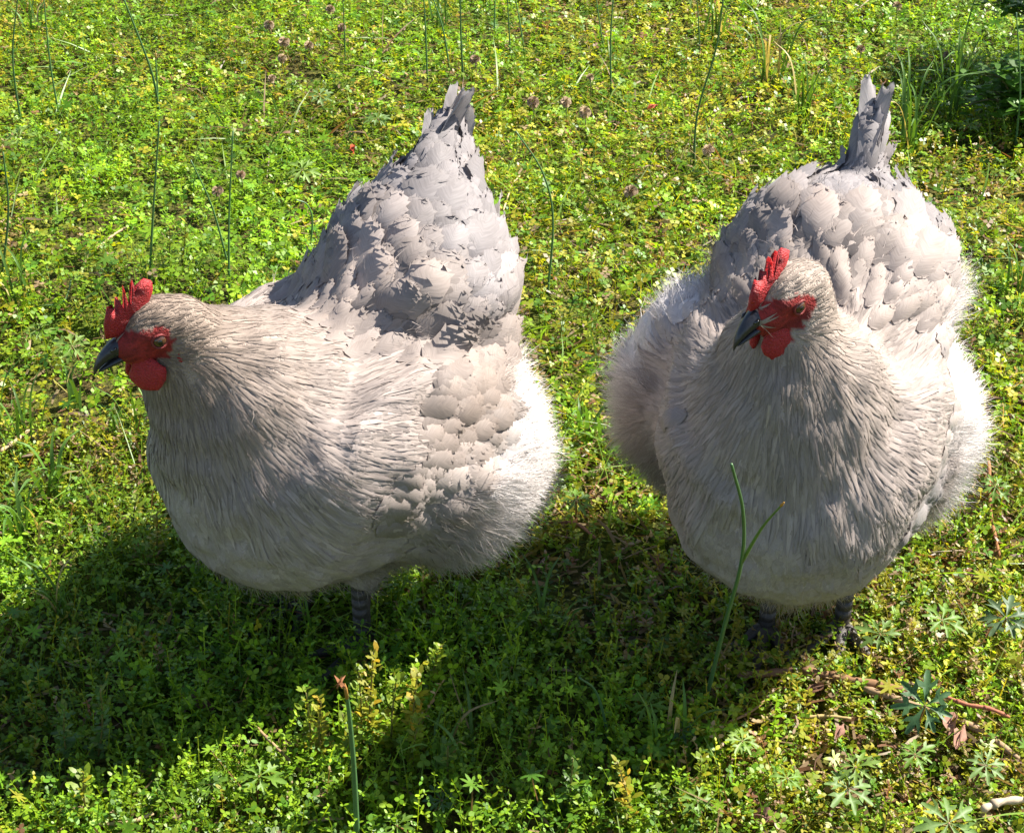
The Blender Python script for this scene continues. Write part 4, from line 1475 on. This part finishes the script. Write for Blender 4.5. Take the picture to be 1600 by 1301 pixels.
# --- curled dry leaves
def dry_leaf(px, py, rp, colr, label, h=.018, ang=None):
    c = ground_at(px, py, h)
    depth = c.y * CP + (CAM_H - c.z) * SP
    L = rp * 2 / FPX * depth
    root = empty('dry_leaf', (c.x, c.y, zg(c.x, c.y)))
    tag(root, label, 'dead leaf', 'curled dry leaves')
    rr = random.Random(int(px * 7 + py))
    V, Fc = [], []
    nu, nv_ = 7, 5
    curl = rr.uniform(1.2, 2.4)
    for i in range(nu):
        t = i / (nu - 1)
        w = math.sin(math.pi * (.08 + .88 * t)) ** .8 * .32 * L * rr.uniform(.85, 1.15)
        for j in range(nv_):
            s = j / (nv_ - 1) * 2 - 1
            a = s * curl * .5
            V.append(((t - .5) * L, math.sin(a) * w, (1 - math.cos(a)) * w * 1.1 + .12 * L * math.sin(t * 6 + s * 2 + rr.random()) + rr.uniform(-.06, .06) * L))
    for i in range(nu - 1):
        for j in range(nv_ - 1):
            q = i * nv_ + j
            Fc.append((q, q + 1, q + nv_ + 1, q + nv_))
    az = rr.uniform(0, 6.28) if ang is None else ang
    Mx = Matrix.Translation((0, 0, h - root.location.z)) @ Matrix.Rotation(az, 4, 'Z') @ Matrix.Rotation(rr.uniform(-.6, .6), 4, 'X') @ Matrix.Rotation(rr.uniform(-.4, .4), 4, 'Y')
    o = link('blade', pymesh('blade', V, Fc), root, M_DRY); o.matrix_local = Mx; colored(o, colr)
    V, Fc = tube([(-.5 * L, 0, -.001), (0, 0, .003), (.5 * L, 0, .0)], [.0011, .0009, .0003], 5)
    V2, F2 = tube([(-.75 * L, .05 * L, -.002), (-.5 * L, 0, -.001)], [.0009, .0010], 5)
    o = link('midrib', pymesh('midrib', V + V2, Fc + [tuple(i + len(V) for i in f) for f in F2]), root, M_DRY); o.matrix_local = Mx; colored(o, [k * .8 for k in colr])


PINK, BROWN, RED = (.27, .145, .105), (.15, .08, .05), (.20, .028, .018)
for a in [
    (292, 1086, 20, (.30, .20, .16), 'curled brown leaf in the left hen\'s shadow, left of its neighbour'), (318, 1100, 20, BROWN, 'darker curled brown leaf in the left hen\'s shadow, lowest of three'),
    (324, 1062, 13, (.30, .20, .15), 'small curled brown leaf in the shadow, topmost of three'), (366, 1073, 9, RED, 'small dark red leaf in the left hen\'s shadow'),
    (1500, 1152, 28, PINK, 'crumpled pinkish brown leaf at lower right below the dark drooping leaf', .030), (1488, 1128, 20, PINK, 'small pink-brown scrap above the crumpled pinkish leaf', .030),
    (1190, 1278, 26, PINK, 'curled pinkish leaf at the bottom edge, right of centre', .025), (1216, 1262, 18, BROWN, 'brown curled leaf beside the pinkish one at the bottom edge', .028),
    (994, 968, 9, RED, 'red scrap of leaf in the shade left of the right hen\'s feet'), (855, 1207, 11, (.34, .13, .08), 'small rusty leaf in the shade near the bottom centre'),
    (1312, 1143, 16, PINK, 'pinkish dry leaf half hidden in green right of the pale round leaf', .03), (937, 780, 12, PINK, 'dry pinkish leaf in the gap between the hens'),
    (552, 232, 9, (.42, .07, .03), 'tiny red-orange leaf behind the left hen\'s back', .028), (1018, 167, 9, (.38, .09, .05), 'tiny reddish leaf at the top, right of the picture centre', .028),
    (62, 985, 14, (.35, .24, .15), 'pale dry leaf in the shade at the far left'), (1275, 1075, 14, BROWN, 'brown leaf scrap beside the sticks at lower right', .025), (690, 1240, 11, BROWN, 'brown leaf scrap in the shade at the bottom, right of the sunlit tuft'),
]:
    dry_leaf(*a)


# --- sticks, straws and dry stems lying about
def stick(pts, r, colr, label, h=.022, flat=1.0, name='dry_stick'):
    W = [ground_at(p[0], p[1], h if len(p) < 3 else p[2]) for p in pts]
    c = sum(W, Vector()) / len(W)
    root = empty(name, (c.x, c.y, zg(c.x, c.y)))
    tag(root, label, 'stick', 'dry sticks and stems on the ground')
    path = [p - root.location for p in bez(W, 6)]
    n = len(path)
    rad = [r * (1 + .25 * math.sin(i * 1.7) * prn.uniform(.4, 1)) * (.75 if i in (0, n - 1) else 1) for i in range(n)]
    V, Fc = tube(path, rad, 8)
    colored(link('stem', pymesh('stem', V, Fc), root, M_DRY), colr)
    # joints along the stem
    for i in range(4, n - 2, 7):
        d = (path[i + 1] - path[i]).normalized()
        V, Fc = tube([path[i] - d * r * .9, path[i], path[i] + d * r * .9], [rad[i] * 1.02, rad[i] * 1.28, rad[i] * 1.02], 8)
        colored(link('joint', pymesh('joint', V, Fc), root, M_DRY), [k * .75 for k in colr])


STRAW = (.25, .14, .07)
for a in [
    ([(1152, 1054), (1195, 1052), (1238, 1046)], .0034, (.22, .12, .07), 'short flat brown stick in the shade in front of the right hen\'s feet'),
    ([(1250, 1046), (1330, 1062), (1432, 1082)], .0042, STRAW, 'long brown stick in the sun below the right hen, pointing right'),
    ([(1350, 1075), (1420, 1098), (1520, 1135), (1592, 1185)], .0030, (.36, .24, .14), 'pale split stick running to the right edge under the dark drooping leaf'),
    ([(1470, 1085, .035), (1510, 1100, .035), (1545, 1106, .035), (1578, 1120, .03)], .0018, (.36, .14, .08), 'thin reddish bent stem at lower right above the crumpled leaf'),
    ([(1534, 1264, .03), (1565, 1252, .03), (1615, 1248, .03)], .0032, (.50, .40, .28), 'whitish stick end at the bottom right corner'),
    ([(1505, 620), (1550, 622), (1610, 630)], .0030, (.13, .08, .045), 'dark brown stick beside the right hen\'s fluff at the right edge'),
    ([(1500, 655), (1545, 690), (1600, 735)], .0018, (.40, .28, .16), 'thin pale stem slanting down at the right edge, beside the right hen'),
    ([(1545, 720, .05), (1548, 800, .025), (1562, 870, .015)], .0020, (.30, .14, .06), 'upright reddish stem right of the right hen'),
    ([(1590, 1040), (1600, 1080), (1606, 1100)], .0020, (.45, .34, .20), 'pale short stick at the right edge beside the dull dark leaf'),
    ([(855, 815), (900, 818), (930, 840)], .0016, (.32, .15, .09), 'thin reddish stem in the gap by the left hen\'s fluff'),
    ([(0, 705), (22, 690), (45, 672)], .0022, (.46, .34, .20), 'pale straw at the left picture edge'),
    ([(1255, 1120), (1290, 1118), (1330, 1122)], .0014, (.40, .30, .12), 'thin yellowish straw among green leaves at lower right'),
    ([(150, 390), (180, 365), (210, 350)], .0016, (.40, .27, .16), 'dry straw at left, above the left hen\'s comb'),
    ([(786, 330), (800, 290), (812, 275)], .0013, (.46, .36, .18), 'thin pale twig just right of the left hen\'s tail'),
    ([(140, 1288), (200, 1284), (240, 1270)], .0016, (.44, .34, .18), 'pale straw at the bottom left in the sun'),
    ([(400, 1135, .03), (425, 1160, .03), (455, 1190, .02)], .0014, (.40, .26, .14), 'dry flower stem left of the sunlit tuft'),
    ([(1135, 1130), (1175, 1110), (1205, 1085)], .0012, (.36, .22, .12), 'thin dry stem below the short flat stick'),
]:
    stick(*a)


# --- grass tufts with separate blades
def tuft(px, py, n, l0, l1, wd, label, colr=(.075, .155, .022), lean=(0, 0)):
    b0 = foot_point(px, py)
    root = empty('grass_tuft', b0)
    tag(root, label, 'grass tuft', 'grass tufts')
    for k in range(n + 3):
        a = prn.uniform(0, 6.28)
        L = prn.uniform(l0, l1) * 1.25
        out = Vector((math.cos(a) + lean[0], math.sin(a) + lean[1], 0))
        st = prn.uniform(.25, .9)
        b_ = Vector((prn.gauss(0, .010), prn.gauss(0, .010), -.003))
        p1 = b_ + Vector((0, 0, 1)) * L * .5 + out * L * .25 * st
        p2 = b_ + Vector((0, 0, 1)) * L * (.85 - .35 * st) + out * L * .65 * st
        path = bez([b_, p1, p2], 5)
        sd0 = Vector((-math.sin(a), math.cos(a), prn.uniform(-.4, .4))).normalized()
        V, Fc = [], []
        for i, p in enumerate(path):
            t = i / (len(path) - 1)
            w = wd * .5 * (1 - t ** 2.2) + .0002
            fold = Vector((0, 0, .35 * w))
            V += [p - sd0 * w + fold, p, p + sd0 * w + fold]
        for i in range(len(path) - 1):
            q = i * 3
            Fc += [(q, q + 1, q + 4, q + 3), (q + 1, q + 2, q + 5, q + 4)]
        colored(link('grass_blade', pymesh('grass_blade', V, Fc), root, M_LEAF_OB), colr if prn.random() > .12 else (.36, .28, .12), .3)


for a in [
    (1200, 130, 12, .10, .19, .0042, 'grass tuft left of the right hen\'s tail with arching blades'),
    (1120, 60, 9, .10, .18, .0040, 'grass tuft at the top edge, left of the right hen\'s tail'),
    (1255, 180, 10, .09, .16, .0040, 'grass tuft right beside the right hen\'s tail on its left'),
    (1420, 240, 11, .10, .19, .0040, 'grass tuft right beside the right hen\'s tail on its right'),
    (1480, 190, 12, .12, .22, .0042, 'grass tuft with long bent blades at the dark top right corner'),
    (45, 850, 9, .06, .11, .0042, 'grass tuft at the left edge level with the left hen\'s breast'),
    (85, 780, 7, .05, .09, .0048, 'broad-bladed grass tuft left of the left hen\'s breast'),
    (30, 700, 8, .06, .12, .0032, 'fine grass tuft at the left edge below the beak level'),
    (120, 640, 4, .05, .08, .0055, 'few wide grass blades just below the left hen\'s beak'),
    (200, 700, 5, .05, .09, .0030, 'thin grass blades between the left hen\'s throat and the left edge'),
    (30, 500, 8, .07, .13, .0034, 'grass tuft at the left edge level with the left hen\'s beak'),
    (110, 985, 8, .05, .10, .0030, 'shaded grass tuft at the left, at the shadow\'s upper edge'),
    (850, 1010, 7, .05, .09, .0030, 'shaded grass tuft between the hens\' feet'),
    (930, 690, 4, .05, .08, .0046, 'wide green blades in the gap left of the right hen\'s fluff'),
    (700, 1215, 7, .05, .09, .0030, 'shaded grass tuft at the bottom, right of the sunlit tuft'),
    (1060, 1190, 6, .05, .10, .0034, 'grass blades at the shadow\'s edge near the bottom'),
    (690, 50, 8, .07, .12, .0034, 'grass tuft among the three tall stalks above the left tail'),
    (60, 60, 8, .07, .13, .0032, 'grass tuft in the top left corner'),
    (1590, 470, 6, .06, .10, .0034, 'grass tuft at the right edge beside the right hen\'s tail base'),
    (480, 1000, 6, .04, .08, .0026, 'shaded grass blades beside the left hen\'s foot'),
]:
    tuft(*a)


# --- dense dark weeds in the top right corner and a shrub added beyond the frame to shade them
def shrub(px, py, w, h, n, label, name='leafy_shrub', colr=(.085, .19, .02)):
    b0 = foot_point(px, py)
    root = empty(name, b0)
    tag(root, label, 'shrub')
    rg = np.random.default_rng(int(px))
    bt = Batch()
    # branches first, leaves along them
    BV, BF = [], []
    tips = []
    for k in range(26):
        a = prn.uniform(0, 6.28); rr = prn.uniform(.2, 1)
        tip = Vector((math.cos(a) * w * rr, math.sin(a) * w * rr * .8, h * prn.uniform(.45, 1) * (1.1 - .5 * rr)))
        path = bez([(prn.gauss(0, .01), prn.gauss(0, .01), -.005), tip * .5 + Vector((0, 0, .03)), tip], 5)
        V, Fc = tube(path, [.0028 - .002 * i / 10 for i in range(11)], 5)
        q = len(BV); BV += V; BF += [tuple(i + q for i in f) for f in Fc]
        tips.append(path)
    colored(link('branches', pymesh('branches', BV, BF), root, M_STEM), (.10, .09, .03))
    Pb = []
    for _ in range(n):
        pth = prn.choice(tips); t = prn.uniform(.25, 1) * 9.99
        p = pth[int(t)].lerp(pth[int(t) + 1], t % 1)
        Pb.append(p + Vector((prn.gauss(0, .012), prn.gauss(0, .012), prn.gauss(0, .008))))
    Pb = np.array(Pb)
    a = rg.uniform(0, 6.28, n); z = rg.uniform(-.2, .6, n)
    D = unit(np.stack([np.cos(a), np.sin(a), z], 1))
    Nn = unit(np.array([0, 0, 1.]) - D * D[:, 2:3] + rg.normal(0, .2, (n, 3)))
    L = rg.uniform(.014, .028, n)
    bt.add(leaf_pts(Pb, D, Nn, L, L * .55, rg.uniform(0, .3, n)), LEAF_F4, np.array(colr) * rg.uniform(.7, 1.4, (n, 1)))
    link('foliage', bt.mesh('foliage'), root, M_LEAF)


shrub(1600, 205, .13, .13, 900, 'dark leafy weed clump in the top right corner')
shrub(1690, 130, .26, .42, 2600, 'taller shrub added mostly outside the right edge to shade the top right corner')
